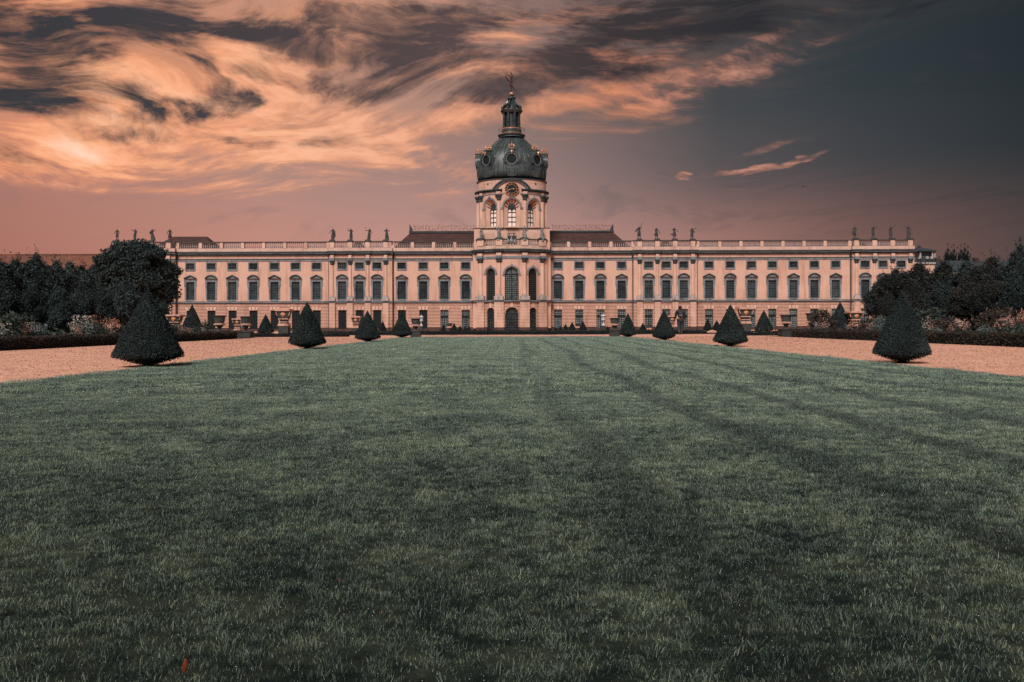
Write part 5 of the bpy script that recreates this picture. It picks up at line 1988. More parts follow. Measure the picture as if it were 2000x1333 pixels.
pm = {}
for k_, kd in enumerate(('bush', 'silver', 'rusty', 'pink', 'salmon', 'white', 'red')):
    pm[kd] = [plant_mesh(kd, 50 + k_), plant_mesh(kd, 70 + k_)]
nam = {'bush': ('shrub', 'shrub', 'rounded dark green shrub'), 'silver': ('silver_plant', 'plant', 'silvery leaved plant'), 'rusty': ('rusty_shrub', 'shrub', 'reddish brown shrub'),
       'pink': ('pink_flowers', 'flowers', 'clump of pink flowers'), 'salmon': ('salmon_flowers', 'flowers', 'upright salmon flower plumes'), 'white': ('white_flowers', 'flowers', 'loose whitish blossoms'), 'red': ('red_flowers', 'flowers', 'small dark red flowers')}
PL = [  # px, top, depth, width factor, kind, where
    (12, 617, 22.5, 1.1, 'bush', 'at the left edge of the picture'), (6, 632, 21.8, .8, 'white', 'at the far left end of the left border'), (36, 613, 24, 1.2, 'bush', 'behind the whitish blossoms at the far left'),
    (52, 630, 23, .75, 'pink', 'left of the dark yew cone in the left border'), (44, 645, 22.6, .5, 'salmon', 'just above the hedge at the far left'), (70, 633, 23.5, 1.0, 'silver', 'arching over the left hedge before the dark yew cone'), (84, 640, 23.6, .9, 'silver', 'at the foot of the dark yew cone on its left'),
    (100, 650, 23.8, .7, 'silver', 'low at the foot of the dark yew cone'), (20, 646, 22, .9, 'bush', 'low behind the hedge at the far left'),
    (142, 640, 25, .6, 'white', 'directly right of the dark yew cone in the left border'), (150, 640, 25.4, .7, 'salmon', 'low right of the dark yew cone in the left border'), (152, 617, 27, .7, 'white', 'tall, above the left border right of the dark yew cone'), (168, 617, 28, .8, 'white', 'tall, before the smaller dark cone'),
    (184, 616, 28.5, .6, 'red', 'tall, at the right of the smaller dark cone'), (172, 632, 27, 1.1, 'silver', 'spreading in the middle of the left border'), (192, 634, 27, .9, 'bush', 'in the middle of the left border'), (206, 626, 28, .5, 'salmon', 'left of the nearest left yew cone'),
    (224, 626, 28.5, .8, 'salmon', 'close to the left flank of the nearest left yew cone'), (236, 638, 28.8, .9, 'bush', 'touching the left flank of the nearest left yew cone'), (218, 644, 28, .8, 'pink', 'low by the nearest left yew cone'),
    (334, 632, 35, .8, 'bush', 'under the masked planter right of the nearest left cone'), (348, 634, 35.5, .9, 'silver', 'below the masked planter at the left'), (355, 640, 34.5, .7, 'salmon', 'below the slim yew cone on its left'), (366, 640, 35, .8, 'pink', 'in front of the slim yew cone'), (382, 640, 36, .7, 'bush', 'at the foot of the slim yew cone'),
    (402, 628, 37.5, .8, 'bush', 'between the slim yew cone and the grey tub'), (398, 640, 36, .7, 'white', 'between the slim yew cone and the grey tub'), (414, 644, 37, .8, 'pink', 'under the first grey tub of the left border'), (430, 648, 38, .8, 'bush', 'low before the first grey tub'),
    (1606, 606, 38.5, .95, 'rusty', 'round, between the half hidden tub and right border cone'), (1594, 630, 38, .7, 'white', 'below the half hidden tub at the right'), (1612, 628, 37.5, .8, 'pink', 'left of the yew cone in the right border'), (1580, 644, 38, .8, 'bush', 'low at the near corner of the right border'),
    (1658, 634, 35, .7, 'pink', 'right of the yew cone in the right border'), (1668, 628, 35.5, .8, 'salmon', 'under the last masked planter'), (1684, 634, 34.5, .9, 'rusty', 'between the last masked planter and the nearest right cone'), (1698, 632, 33.5, .6, 'pink', 'close to the left flank of the nearest right cone'),
    (1706, 618, 36, 1.2, 'rusty', 'behind, left of the nearest right cone'), (1722, 620, 34, .9, 'silver', 'half behind the nearest right cone'), (1640, 646, 34.5, .9, 'bush', 'at the foot of the yew cone in the right border'),
    (1806, 630, 28, .6, 'white', 'touching the right flank of the nearest right cone'), (1816, 630, 28.5, .6, 'pink', 'just right of the nearest right cone'), (1830, 640, 27.5, .9, 'silver', 'low, right of the nearest right cone'), (1842, 622, 30, 1.3, 'rusty', 'behind the silvery plant right of the nearest right cone'), (1812, 604, 40, 1.6, 'bush', 'under the trees right of the nearest right cone'), (1856, 636, 27, .5, 'pink', 'a little left of the big pink clump at the right'),
    (1868, 628, 26.5, .8, 'pink', 'large, in the middle of the right hand border part'), (1884, 624, 26.5, .7, 'pink', 'left of the dark cone in the shade'), (1888, 646, 26, 1.0, 'bush', 'low, left of the dark cone in the shade'), (1948, 603, 27, 1.3, 'rusty', 'big and round, right of the dark cone in the shade'),
    (1925, 636, 24.5, 1.0, 'silver', 'arching, before the dark cone in the shade'), (1940, 648, 24, .9, 'bush', 'low behind the hedge at the right'), (1958, 622, 24.5, .7, 'pink', 'before the big rusty shrub at the right'), (1972, 616, 24.5, .8, 'pink', 'near the right edge of the picture'), (1968, 640, 23.6, 1.0, 'bush', 'near the right edge of the picture'),
    (1994, 612, 24, .6, 'salmon', 'at the very right edge of the picture'), (1990, 636, 23, 1.1, 'bush', 'at the very right edge of the picture'), (1984, 650, 22.6, .6, 'silver', 'low, close to the right edge of the picture')]
for i, (px, tp, d, wd, kd, where) in enumerate(PL):
    p = at(px, tp, d)
    H = max(.3, p.z)
    nm_, ct, desc = nam[kd]
    o = thing(nm_, desc + ' ' + where, ct, (p.x, d, 0), i * 1.1, 'plants of the flower borders')
    a, b = pm[kd][i % 2]
    q = ob('leaves', a, o)
    q.scale = (H * wd, H * wd, H)
    if b:
        q2 = ob('blossoms', b, o)
        q2.scale = (H * wd, H * wd, H)
# low green filling between the plants
r = np.random.default_rng(5)
n = 15000
sd_x = np.where(r.random(n) < .5, -1, 1)
X = sd_x * r.uniform(13.9, 24, n)
Y = r.uniform(14, 47, n)
P = np.stack([X, Y, np.abs(r.normal(.12, .09, n)) * (1 + .8 * np.sin(X * 1.7) * np.sin(Y * 1.1))], 1)
V, Fc = leaves(P, .07, r, elong=1.5)
struct('ground_cover', npmesh('ground_cover', V, Fc, M['green'], 4), 'stuff', 'low dark green ground cover between the border plants', 'ground cover')
# ------------------------------------------------------------------ neighbouring buildings
dO = 158.0
og = thing('orangery', 'long low building with orange tiled roof behind the trees on the left', 'building', (-75, dO, ZG))
xr_, zr_, ze_ = fx(214) * 1.05, fz(494.5, dO + 5), fz(529, dO)
me = bpy.data.meshes.new('roof')
x0_ = -175
me.from_pydata([(x0_ + 75, -.4, ze_ - ZG), (xr_ + 75, -.4, ze_ - ZG), (xr_ + 75, 12, ze_ - ZG), (x0_ + 75, 12, ze_ - ZG), (x0_ + 75, 5.5, zr_ - ZG), (xr_ + 75, 5.5, zr_ - ZG)], [],
               [(0, 1, 5, 4), (1, 2, 5), (2, 3, 4, 5), (3, 0, 4), (0, 3, 2, 1)])
me.materials.append(M['roof_orange'])
ob('roof', me, og)
MB().box(x0_ + 75, xr_ + 75, 0, 11.5, 0, ze_ - ZG - .6).build('wall', M['stucco_pale'], og)
MB().box(x0_ + 75, xr_ + 75.1, -.5, 11.6, ze_ - ZG - .6, ze_ - ZG - .02).build('cornice', M['stone_light'], og)
MB().box(x0_ + 75, xr_ + 75.1, 5.3, 5.7, zr_ - ZG - .05, zr_ - ZG + .14).build('ridge_tiles', M['roof_orange'], og)
for k in range(14):
    x = xr_ + 75 - 4 - k * 5.2
    w_ = MB().box(x - .8, x + .8, -.06, -.01, 3.5, 8.2).build('window', M['glass'], og)
    MB().box(x - .95, x - .8, -.1, 0, 3.4, 8.35).box(x + .8, x + .95, -.1, 0, 3.4, 8.35).box(x - .8, x + .8, -.1, 0, 8.2, 8.35).box(x - .05, x + .05, -.1, -.06, 3.5, 8.2).build('window_frame', M['stone_grey'], w_)

# glazed belvedere beyond the right end of the palace
dB = 175.0
bv = thing('belvedere', 'glazed roof pavilion on a dark parapet beside the right end of the palace', 'pavilion', (0, dB, ZG))


def bp(px, py):
    q = at(px, py, dB)
    return q.x, q.z - ZG


xa, zt_ = bp(1782, 489)
xb, _ = bp(1819.5, 489)
mb = MB()
zb_ = bp(1800, 493.5)[1]
me = bpy.data.meshes.new('roof')
ap, apz = bp(1795, 483)
me.from_pydata([(xa - 1, -2.2, zt_ - .1), (xb, -2.2, zt_ - .25), (xb, 3, zt_ - .25), (xa - 1, 3, zt_ - .1), (ap, 0, apz), (xa - 1, -2.2, zb_ + .1), (xb, -2.2, zb_), (xb, 3, zb_), (xa - 1, 3, zb_ + .1)], [],
               [(0, 1, 4), (1, 2, 4), (2, 3, 4), (3, 0, 4), (5, 6, 1, 0), (6, 7, 2, 1), (8, 5, 0, 3), (5, 8, 7, 6)])
me.materials.append(M['zinc'])
ob('roof', me, bv)
MB().lathe(ap, 0, [(.3, apz - .2), (.4, apz + .1), (.1, apz + .5)], 8).build('finial', M['zinc'], bv)
zc0, zc1 = bp(1800, 505)[1], zb_
gx0, gx1 = bp(1788, 500)[0], bp(1817, 500)[0]
gl_ = MB().box(gx0, gx1, -1.3, 2, zc0, zc1).build('glazing', M['glass_lit'], bv)
mb = MB()
for k in range(9):
    x = gx0 + (gx1 - gx0) * k / 8
    mb.box(x - .06, x + .06, -1.4, -1.3, zc0, zc1)
mb.box(gx0, gx1, -1.42, -1.3, zc0 + .5, zc0 + .6)
mb.build('glazing_bars', M['bars'], gl_)
for pxx in (1789.5, 1813, 1817.5):
    x = bp(pxx, 500)[0]
    MB().box(x - .16, x + .16, -1.8, -1.45, zc0, zc1).build('column', M['stone_light'], bv)
za, zb2 = bp(1800, 514.5)[1], bp(1800, 505.2)[1]
MB().box(xa - 1, bp(1815, 510)[0], -2.4, 3, za, zb2).build('parapet', M['zinc'], bv)
for pxx in (1785, 1799.5, 1808):
    x = bp(pxx, 509)[0]
    MB().lathe(x, -2.5, [(.12, zb2 - .5), (.34, zb2 - .3), (.34, zb2 + .05), (.1, zb2 + .25)], 8).build('parapet_head', M['stone_light'], bv)
MB().box(xa - 1, bp(1816, 515)[0], -2.5, 3, za - .35, za - .002).build('cornice', M['stone_light'], bv)
MB().box(xa - 1, bp(1815, 520)[0], -2.2, 3, 0, za - .36).build('wall', M['stucco'], bv)
# long dark roof line beyond the trees on the right
dW = 190.0
sb_ = thing('service_building', 'long low dark roofed building beyond the trees on the right', 'building', (0, dW, ZG))


def wp(px, py):
    q = at(px, py, dW)
    return q.x, q.z - ZG


x0w, zt2 = wp(1814, 506)
x1w = x0w + 75
me = bpy.data.meshes.new('roof')
me.from_pydata([(x0w, 0, zt2 - 3), (x1w, 0, zt2 - 3), (x1w, 12, zt2 - 3), (x0w, 12, zt2 - 3), (x0w, 6, zt2), (x1w, 6, zt2)], [], [(0, 1, 5, 4), (2, 3, 4, 5), (1, 2, 5), (3, 0, 4), (0, 3, 2, 1)])
me.materials.append(M['zinc'])
ob('roof', me, sb_)
MB().box(x0w + .1, x1w - .1, .3, 11.7, 0, zt2 - 3.01).build('wall', M['stucco'], sb_)
for k in range(6):
    x = x0w + 5 + k * 9.5
    MB().box(x - .5, x + .5, 5, 6.4, zt2 - .8, zt2 + .7).build('chimney', M['plinth'], sb_)

# ------------------------------------------------------------------ tubs and urns
GP = 'planters and urns of the parterre'


def grey_tub(px0, px1, top, body, band, foot, ped, d, label, pedw=None):
    """dark kettle shaped tub: thin rim, tapering body, pale scalloped band, fluted foot on a block"""
    s = d / F
    c = at((px0 + px1) / 2, top, d)
    w_ = (px1 - px0) / 2 * s
    z = lambda py: at((px0 + px1) / 2, py, d).z - gz(d)
    o = thing('grey_tub', label, 'planter', (c.x, d, gz(d)), 0, GP)
    mb = MB().lathe(0, 0, [(w_ * .80, z(top + 1.6)), (w_ * 1.0, z(top + 1.2)), (w_ * 1.0, z(top + .3)), (w_ * .86, z(top)), (w_ * .8, z(top + .4))], 24)
    mb.build('rim', M['urn_dark'], o, smooth=False)
    MB().lathe(0, 0, [(w_ * .66, z(body)), (w_ * .72, z(body - 4)), (w_ * .83, z(top + 1.7)), (w_ * .7, z(top + 1.5))], 24).build('body', M['urn_dark'], o, smooth=False)
    mb = MB().lathe(0, 0, [(w_ * .60, z(body + 2.6)), (w_ * .82, z(body + 2.2)), (w_ * .84, z(body + .6)), (w_ * .68, z(body - .01))], 24)
    for k in range(18):
        a = 2 * pi * k / 18
        mb.lathe(w_ * .78 * cos(a), w_ * .78 * sin(a), [(.002, z(body + 3.9)), (w_ * .10, z(body + 3.0)), (w_ * .10, z(body + 2.1)), (.002, z(body + 1.5))], 5)
    mb.build('scalloped_band', M['urn_pink'], o)
    MB().lathe(0, 0, [(w_ * .62, z(foot)), (w_ * .56, z(foot - 1.2)), (w_ * .22, z(foot - 2.6)), (w_ * .20, z(foot - 4.6)), (w_ * .62, z(body + 3.4)), (w_ * .70, z(body + 2.4))], 20).build('foot', M['urn_dark'], o)
    pw = (pedw or (px1 - px0) * .5) * s
    MB().box(-pw, pw, -pw, pw, 0, z(foot)).box(-pw - .03, pw + .03, -pw - .03, pw + .03, z(foot) - .02, z(foot) + .015).build('block', M['pedestal'], o)
    return o


def mask_urn(px0, px1, top, body, st, ped_b, d, label):
    """square pale rimmed planter with a gilded mask on a dark panel, stepped foot, pedestal"""
    s = d / F
    cx = (px0 + px1) / 2
    c = at(cx, top, d)
    w_ = (px1 - px0) / 2 * s
    z = lambda py: at(cx, py, d).z - gz(d)
    o = thing('mask_planter', label, 'planter', (c.x, d, gz(d)), 0, GP)
    h = body - top
    MB().box(-w_, w_, -w_, w_, z(top + h * .22), z(top + h * .05)).box(-w_ * .92, w_ * .92, -w_ * .92, w_ * .92, z(top + h * .05), z(top)).build('rim', M['urn_pink'], o)
    MB().taper(0, 0, w_ * .60, w_ * .60, z(body), w_ * .80, w_ * .80, z(top + h * .22)).build('body', M['urn_dark'], o)
    for sx in (-1, 1):
        MB().tube([(sx * w_ * .84, -w_ * .7, z(top + h * .25)), (sx * w_ * .92, -w_ * .75, z(top + h * .45)), (sx * w_ * .78, -w_ * .7, z(body - h * .3))], w_ * .07, 5).build('handle', M['urn_pink'], o)
    zm = z(top + h * .58)
    mk = MB()
    q = w_ * .27
    for i in range(14):
        pass
    mk.lathe(0, 0, [(.001, -q * 1.25), (q * .45, -q * .9), (q * .95, -q * .2), (q, q * .35), (q * .75, q * .8), (q * .3, q * 1.0), (.001, q * 1.02)], 12, ky=.45)
    for sx in (-1, 1):
        mk.lathe(sx * q * .95, 0, [(.001, -q * .4), (q * .28, 0), (.001, q * .5)], 6)
    mk.build('mask', M['mask_gold'], o, loc=(0, -w_ * .72, zm))
    mf = MB()
    for sx in (-1, 1):
        mf.box(sx * q * .38 - q * .16, sx * q * .38 + q * .16, -w_ * .72 - q * .46, -w_ * .72 - q * .36, zm + q * .15, zm + q * .30)
    mf.box(-q * .22, q * .22, -w_ * .72 - q * .44, -w_ * .72 - q * .3, zm - q * .55, zm - q * .45)
    mf.taper(0, -w_ * .72 - q * .46, q * .12, q * .06, zm - q * .3, q * .05, q * .03, zm + q * .1)
    mf.build('mask_features', M['gold_dark'], o)
    dz_ = (st - body)
    mb = MB()
    mb.box(-w_ * .66, w_ * .66, -w_ * .66, w_ * .66, z(body + dz_ * .12), z(body))
    mb.box(-w_ * .60, w_ * .60, -w_ * .60, w_ * .60, z(body + dz_ * .52), z(body + dz_ * .42))
    mb.box(-w_ * .72, w_ * .72, -w_ * .72, w_ * .72, z(st), z(body + dz_ * .80))
    mb.box(-w_ * .66, w_ * .66, -w_ * .66, w_ * .66, z(body + dz_ * .80), z(body + dz_ * .68))
    mb.build('steps', M['urn_pink'], o)
    MB().taper(0, 0, w_ * .40, w_ * .40, z(body + dz_ * .42), w_ * .55, w_ * .55, z(body + dz_ * .12)).taper(0, 0, w_ * .52, w_ * .52, z(body + dz_ * .68), w_ * .45, w_ * .45, z(body + dz_ * .52)).build('foot', M['urn_dark'], o)
    MB().box(-w_ * .66, w_ * .66, -w_ * .66, w_ * .66, -.02, z(st)).build('block', M['pedestal'], o)
    return o


grey_tub(415.6, 442, 616.8, 632, 0, 647, 0, 45, 'grey tub with scalloped band, behind the end of the left border hedge')
grey_tub(468, 492, 618, 632.5, 0, 648.5, 0, 41.5, 'grey tub with scalloped band on a block at the corner of the left border')
grey_tub(801, 822.5, 622, 634.3, 0, 647.5, 0, 41.8, 'grey tub on a dark block beside the far left cone of the lawn', 9.5)
grey_tub(1189.5, 1211.5, 621, 632.8, 0, 645.6, 0, 41.8, 'grey tub on a dark block beside the far right cone of the lawn', 9.5)
grey_tub(1523, 1547.5, 615.5, 629, 0, 643.5, 0, 41, 'grey tub with scalloped band on a block at the corner of the right border')
grey_tub(1573, 1597, 612.5, 627.5, 0, 644, 0, 44, 'grey tub half hidden behind the round rusty shrub')
mask_urn(328.5, 357, 615, 629, 640, 650, 47, 'square planter with gilded mask right of the largest left yew cone')
mask_urn(455.5, 474, 622.3, 634.5, 646, 650, 62, 'square planter with gilded mask half hidden by a grey tub')
mask_urn(541, 569.7, 604, 622.5, 637, 655, 46.5, 'largest square planter with gilded mask, left of the lawn beside the second yew cone')
mask_urn(686, 705.3, 618, 630.8, 641, 650, 66, 'square planter with gilded mask left of the third yew cone')
mask_urn(1302.5, 1320.8, 616.8, 629, 639, 650, 66, 'square planter with gilded mask between yew cone and walking person')
mask_urn(1440, 1469, 601, 618, 632.5, 655, 46.5, 'largest square planter with gilded mask on the right, beside the second yew cone')
mask_urn(1655, 1682.5, 608.5, 624, 638, 650, 47, 'square planter with pale rim behind the flowers left of the nearest right cone')


def white_urn(px, top, bot, hw, d, label):
    s = d / F
    z = lambda py: at(px, py, d).z - gz(d)
    c = at(px, top, d)
    w_ = hw * s
    H = bot - top
    o = thing('lidded_urn', label, 'urn', (c.x, d, gz(d)), 0, GP)
    Q = lambda k: z(top + H * k)
    MB().lathe(0, 0, [(w_ * 1.0, Q(.235)), (w_ * .98, Q(.21)), (w_ * .52, Q(.13)), (w_ * .2, Q(.085)), (w_ * .08, Q(.06)), (w_ * .14, Q(.03)), (.004, Q(0))], 20).build('lid', M['urn_white'], o, smooth=True)
    MB().lathe(0, 0, [(w_ * .30, Q(.66)), (w_ * .62, Q(.60)), (w_ * .62, Q(.565)), (w_ * .80, Q(.54)), (w_ * .80, Q(.50)), (w_ * .60, Q(.47)), (w_ * .68, Q(.36)), (w_ * .72, Q(.27)), (w_ * .85, Q(.24))], 20).build('bowl', M['urn_white'], o, smooth=False)
    MB().lathe(0, 0, [(w_ * .62, Q(1.0)), (w_ * .60, Q(.94)), (w_ * .25, Q(.83)), (w_ * .18, Q(.74)), (w_ * .30, Q(.66))], 20).build('foot', M['urn_white'], o, smooth=False)
    MB().box(-w_ * .7, w_ * .7, -w_ * .7, w_ * .7, -.02, Q(1.0)).build('block', M['pedestal'], o)


white_urn(822.8, 615, 637.5, 5.3, 58, 'white lidded urn behind the grey tub left of the tower')
white_urn(1178.5, 612.5, 636.5, 6.0, 58, 'white lidded urn left of the grey tub right of the tower')
for px, lb in ((878, 'low grey urn on a pink band, between small yew cones left of the tower'), (1128.5, 'low grey urn on a pink band, between small yew cones right of the tower'), (1268, 'low grey urn before the right risalit behind the lawn corner cone')):
    d = 88
    s = d / F
    z = lambda py: at(px, py, d).z - gz(d)
    c = at(px, 632, d)
    t0 = 632 if px < 1200 else 635
    o = thing('low_urn', lb, 'urn', (c.x, d, gz(d)), 0, GP)
    MB().lathe(0, 0, [(3.9 * s, z(t0 + 6)), (5.4 * s, z(t0 + 1.4)), (6.2 * s, z(t0 + .9)), (6.2 * s, z(t0)), (4 * s, z(t0))], 16).build('bowl', M['pedestal'], o)
    MB().lathe(0, 0, [(4.2 * s, z(t0 + 9.2)), (5.4 * s, z(t0 + 8.6)), (5.6 * s, z(t0 + 6.4)), (4 * s, z(t0 + 6))], 16).build('scalloped_band', M['urn_pink'], o)
    MB().lathe(0, 0, [(3 * s, 0), (2 * s, .15), (1.6 * s, z(t0 + 10.5)), (4 * s, z(t0 + 9.2))], 12).build('foot', M['urn_dark'], o)


# ------------------------------------------------------------------ figures: skeletons grown to bodies with the Skin modifier
def skin(name, joints, edges, m, parent, sub=2, scale=1.0):
    names = list(joints)
    me = bpy.data.meshes.new(name)
    me.from_pydata([tuple(Vector(joints[n][:3]) * scale) for n in names], [(names.index(a), names.index(b)) for a, b in edges], [])
    me.materials.append(m)
    o = ob(name, me, parent)
    md = o.modifiers.new('skin', 'SKIN')
    md.use_smooth_shade = True
    sv = me.skin_vertices[0].data
    for i, n in enumerate(names):
        r = joints[n][3]
        r = r if isinstance(r, tuple) else (r, r)
        sv[i].radius = (r[0] * scale, r[1] * scale)
        sv[i].use_root = (i == 0)
    s2_ = o.modifiers.new('subdivision', 'SUBSURF')
    s2_.levels = sub
    s2_.render_levels = sub
    return o


def figure(la, ra, stance=.06, lean=0.0, turn=1):
    """la / ra: (elbow dx, elbow z, hand dx, hand z) measured from the middle; heights in units of the figure"""
    j = {
        'pelvis': (lean * .5, 0, .53, (.075, .06)), 'waist': (lean * .8, 0, .63, (.062, .052)), 'chest': (lean, 0, .75, (.088, .062)),
        'neck': (lean * 1.1, 0, .845, .030), 'head': (lean * 1.25, -.01, .905, (.042, .048)), 'crown': (lean * 1.3, 0, .955, (.036, .04)),
        'shoulder_l': (-.095 + lean, 0, .805, .036), 'elbow_l': (la[0], -.03, la[1], .027), 'hand_l': (la[2], -.06, la[3], .020),
        'shoulder_r': (.095 + lean, 0, .805, .036), 'elbow_r': (ra[0], -.03, ra[1], .027), 'hand_r': (ra[2], -.06, ra[3], .020),
        'hip_l': (-.052, 0, .49, .062), 'knee_l': (-.052 - stance * .6, -.02, .28, .044), 'ankle_l': (-.05 - stance, .01, .05, .028), 'toe_l': (-.06 - stance, -.06, .018, .020),
        'hip_r': (.052, 0, .49, .062), 'knee_r': (.052 + stance * .5, -.04 * turn, .28, .044), 'ankle_r': (.05 + stance * .6, .02, .05, .028), 'toe_r': (.06 + stance * .6, -.05, .018, .020)}
    e = [('pelvis', 'waist'), ('waist', 'chest'), ('chest', 'neck'), ('neck', 'head'), ('head', 'crown'), ('chest', 'shoulder_l'), ('shoulder_l', 'elbow_l'), ('elbow_l', 'hand_l'),
         ('chest', 'shoulder_r'), ('shoulder_r', 'elbow_r'), ('elbow_r', 'hand_r'), ('pelvis', 'hip_l'), ('hip_l', 'knee_l'), ('knee_l', 'ankle_l'), ('ankle_l', 'toe_l'),
         ('pelvis', 'hip_r'), ('hip_r', 'knee_r'), ('knee_r', 'ankle_r'), ('ankle_r', 'toe_r')]
    return j, e


def robe(mb, bot, wb, lean, flare, seed, top=.66):
    r = random.Random(seed)
    n = 20
    ph = r.uniform(0, 6)
    base_ = len(mb.v)
    lv = [(top + .12, .080), (top, .078), (.53, .10), (.40, .11 + wb * .2), (.25, .10 + wb * .5), (bot, .09 + wb)]
    for k, (z, rr) in enumerate(lv):
        t_ = k / (len(lv) - 1)
        for i in range(n):
            a = 2 * pi * i / n
            q = rr * (1 + (.05 + .16 * t_) * sin(5 * a + ph + t_) + .06 * t_ * sin(9 * a + ph))
            mb.v.append((lean * (1 - t_) + flare * t_ * t_ + cos(a) * q, sin(a) * q * .8, z))
    for k in range(len(lv) - 1):
        for i in range(n):
            i2 = (i + 1) % n
            mb.f.append((base_ + k * n + i, base_ + k * n + i2, base_ + (k + 1) * n + i2, base_ + (k + 1) * n + i))
    mb.f.append(tuple(base_ + i for i in range(n)))
    mb.f.append(tuple(base_ + (len(lv) - 1) * n + i for i in range(n))[::-1])


def statue(px, top, foot, d, label, group, la, ra, lean=0.0, rb=None, prop=None, m='statue_dark', cloak=None, rz=0.0, loc=None):
    c = at(px, foot, d)
    H = at(px, top, d).z - c.z
    o = thing('statue', label, 'statue', (c.x, d, c.z) if loc is None else loc, rz, group)
    j, e = figure(la, ra, .03, lean)
    k = H / .99
    skin('body', j, e, M[m], o, 1, k)
    mb = MB()
    mb.lathe(0, 0, [(.20, -.14), (.19, -.02), (.14, .02), (.10, .05)], 10)
    mb.v = [(x * k, y * k, z * k) for x, y, z in mb.v]
    mb.build('base', M[m], o)
    if rb:
        mb = MB()
        robe(mb, rb[0], rb[1], lean * .6, rb[2], int(px))
        mb.v = [(x * k, y * k, z * k) for x, y, z in mb.v]
        mb.build('robe', M[m], o, smooth=True)
    if cloak:
        x0_, z0_, x1_, z1_ = cloak
        mb = MB()
        mb.tube([(x0_ * k, .05 * k, z0_ * k), ((x0_ * .6 + x1_ * .4) * k, .08 * k, (z0_ * .5 + z1_ * .5) * k), (x1_ * k, .06 * k, z1_ * k)], [.03 * k, .065 * k, .02 * k], 6)
        mb.build('cloak', M[m], o, smooth=True)
    if prop:
        mb = MB()
        for (a, b_, r0, r1) in prop:
            mb.tube([(a[0] * k, -.05 * k, a[1] * k), (b_[0] * k, -.05 * k, b_[1] * k)], [r0 * k, r1 * k], 6)
        mb.build('attribute', M[m], o)
    return o


dS = D - .45
G = 'stone statues above the left end pavilion'
statue(229, 447, 469, dS, 'leftmost roof statue, bare legs, holding one arm out low', G, (-.17, .66, -.26, .52), (.2, .68, .17, .5), rb=(.36, .0, 0))
statue(263.7, 446.5, 470, dS, 'roof statue in a long robe raising its right arm to the head', G, (-.2, .82, -.27, .93), (.17, .66, .12, .55), .03, rb=(.04, -.02, -.04))
statue(297.5, 446.5, 471, dS, 'roof statue with spreading drapery among the tree top leaves, arm bent upward', G, (-.2, .64, -.12, .52), (.2, .80, .26, .92), .0, rb=(.03, .07, .08), cloak=(-.1, .75, -.22, .5))
statue(331.7, 446.5, 471, dS, 'roof statue in a short tunic at the right of the left end pavilion', G, (-.19, .66, -.20, .50), (.18, .68, .22, .55), 0, rb=(.34, .03, 0))
G = 'stone statues above the left risalit'
statue(650.3, 445.5, 470, dS, 'robed roof statue with one arm stretched down, first above the left risalit', G, (-.2, .70, -.27, .52), (.2, .68, .15, .50), 0, rb=(.03, .03, 0), cloak=(.1, .7, .17, .25))
statue(685.5, 445.5, 470, dS, 'slim robed roof statue holding a small cup at its shoulder', G, (-.2, .72, -.22, .84), (.17, .68, .06, .64), 0, rb=(.04, -.01, .04), prop=[((-.22, .84), (-.22, .93), .02, .03)])
statue(721, 445.5, 470, dS, 'robed roof statue lifting a small disc on a raised hand', G, (-.2, .78, -.30, .80), (.17, .68, .27, .52), .04, rb=(.03, .02, -.04), prop=[((-.28, .82), (-.27, .96), .006, .006), ((-.27, .98), (-.27, 1.05), .03, .03)])
statue(755, 445.5, 470, dS, 'robed roof statue with its body swinging, arm held out to the right', G, (-.2, .70, -.14, .80), (.2, .74, .28, .68), .0, rb=(.03, .0, .08))
G = 'stone statues above the right risalit'
statue(1248.3, 441, 468, dS, 'roof statue holding up a torch, first above the right risalit', G, (-.2, .68, -.25, .60), (.16, .84, .12, .98), .0, rb=(.30, .02, 0), prop=[((.12, .98), (.22, 1.12), .012, .012), ((.22, 1.12), (.24, 1.17), .03, .01)], cloak=(-.1, .78, -.28, .52))
statue(1282.5, 444, 467.5, dS, 'roof statue with a lowered hammer in its hand and billowing cloth', G, (-.14, .66, -.06, .56), (.19, .66, .25, .46), -.02, rb=(.26, .02, -.03), prop=[((.25, .46), (.30, .40), .03, .04)], cloak=(-.05, .5, -.24, .34))
statue(1316.8, 443.5, 467.5, dS, 'roof statue stretching one arm straight out with flying cloth at its feet', G, (-.18, .78, -.2, .70), (.19, .70, .30, .60), 0, rb=(.22, .03, .03), cloak=(-.05, .35, -.28, .42), prop=[((.26, .60), (.34, .60), .03, .02)])
statue(1351.5, 444, 467.5, dS, 'roof statue with raised hand holding a small flame, last above the right risalit', G, (-.17, .68, -.12, .58), (.2, .80, .28, .90), .02, rb=(.2, .03, -.03), cloak=(.12, .68, .26, .55), prop=[((.28, .9), (.36, .95), .03, .02)])
G = 'stone statues above the right end pavilion'
statue(1669.3, 441, 465.5, dS, 'roof statue leaning on a shield, first above the right end pavilion', G, (-.18, .66, -.23, .54), (.16, .66, .12, .54), 0, rb=(.28, .02, 0), prop=[((-.2, .5), (-.1, .3), .05, .08)])
statue(1705.5, 441, 465.5, dS, 'slim roof statue with its left hand lifted beside the head', G, (-.15, .66, -.12, .52), (.2, .78, .25, .92), 0, rb=(.2, -.02, 0))
statue(1740, 441, 465.5, dS, 'roof statue holding up a small branch, second from the right end', G, (-.18, .68, -.13, .54), (.2, .80, .27, .90), 0, rb=(.22, .03, -.02), prop=[((.27, .9), (.27, 1.0), .02, .03)])
statue(1774, 440.5, 465.5, dS, 'roof statue with a long staff, at the right end of the palace', G, (-.2, .84, -.30, .90), (.16, .68, .14, .54), 0, rb=(.12, .05, .02), cloak=(.1, .5, .24, .3), prop=[((.1, .74), (.30, .30), .01, .01)])
G = 'pale statues round the balcony of the tower'
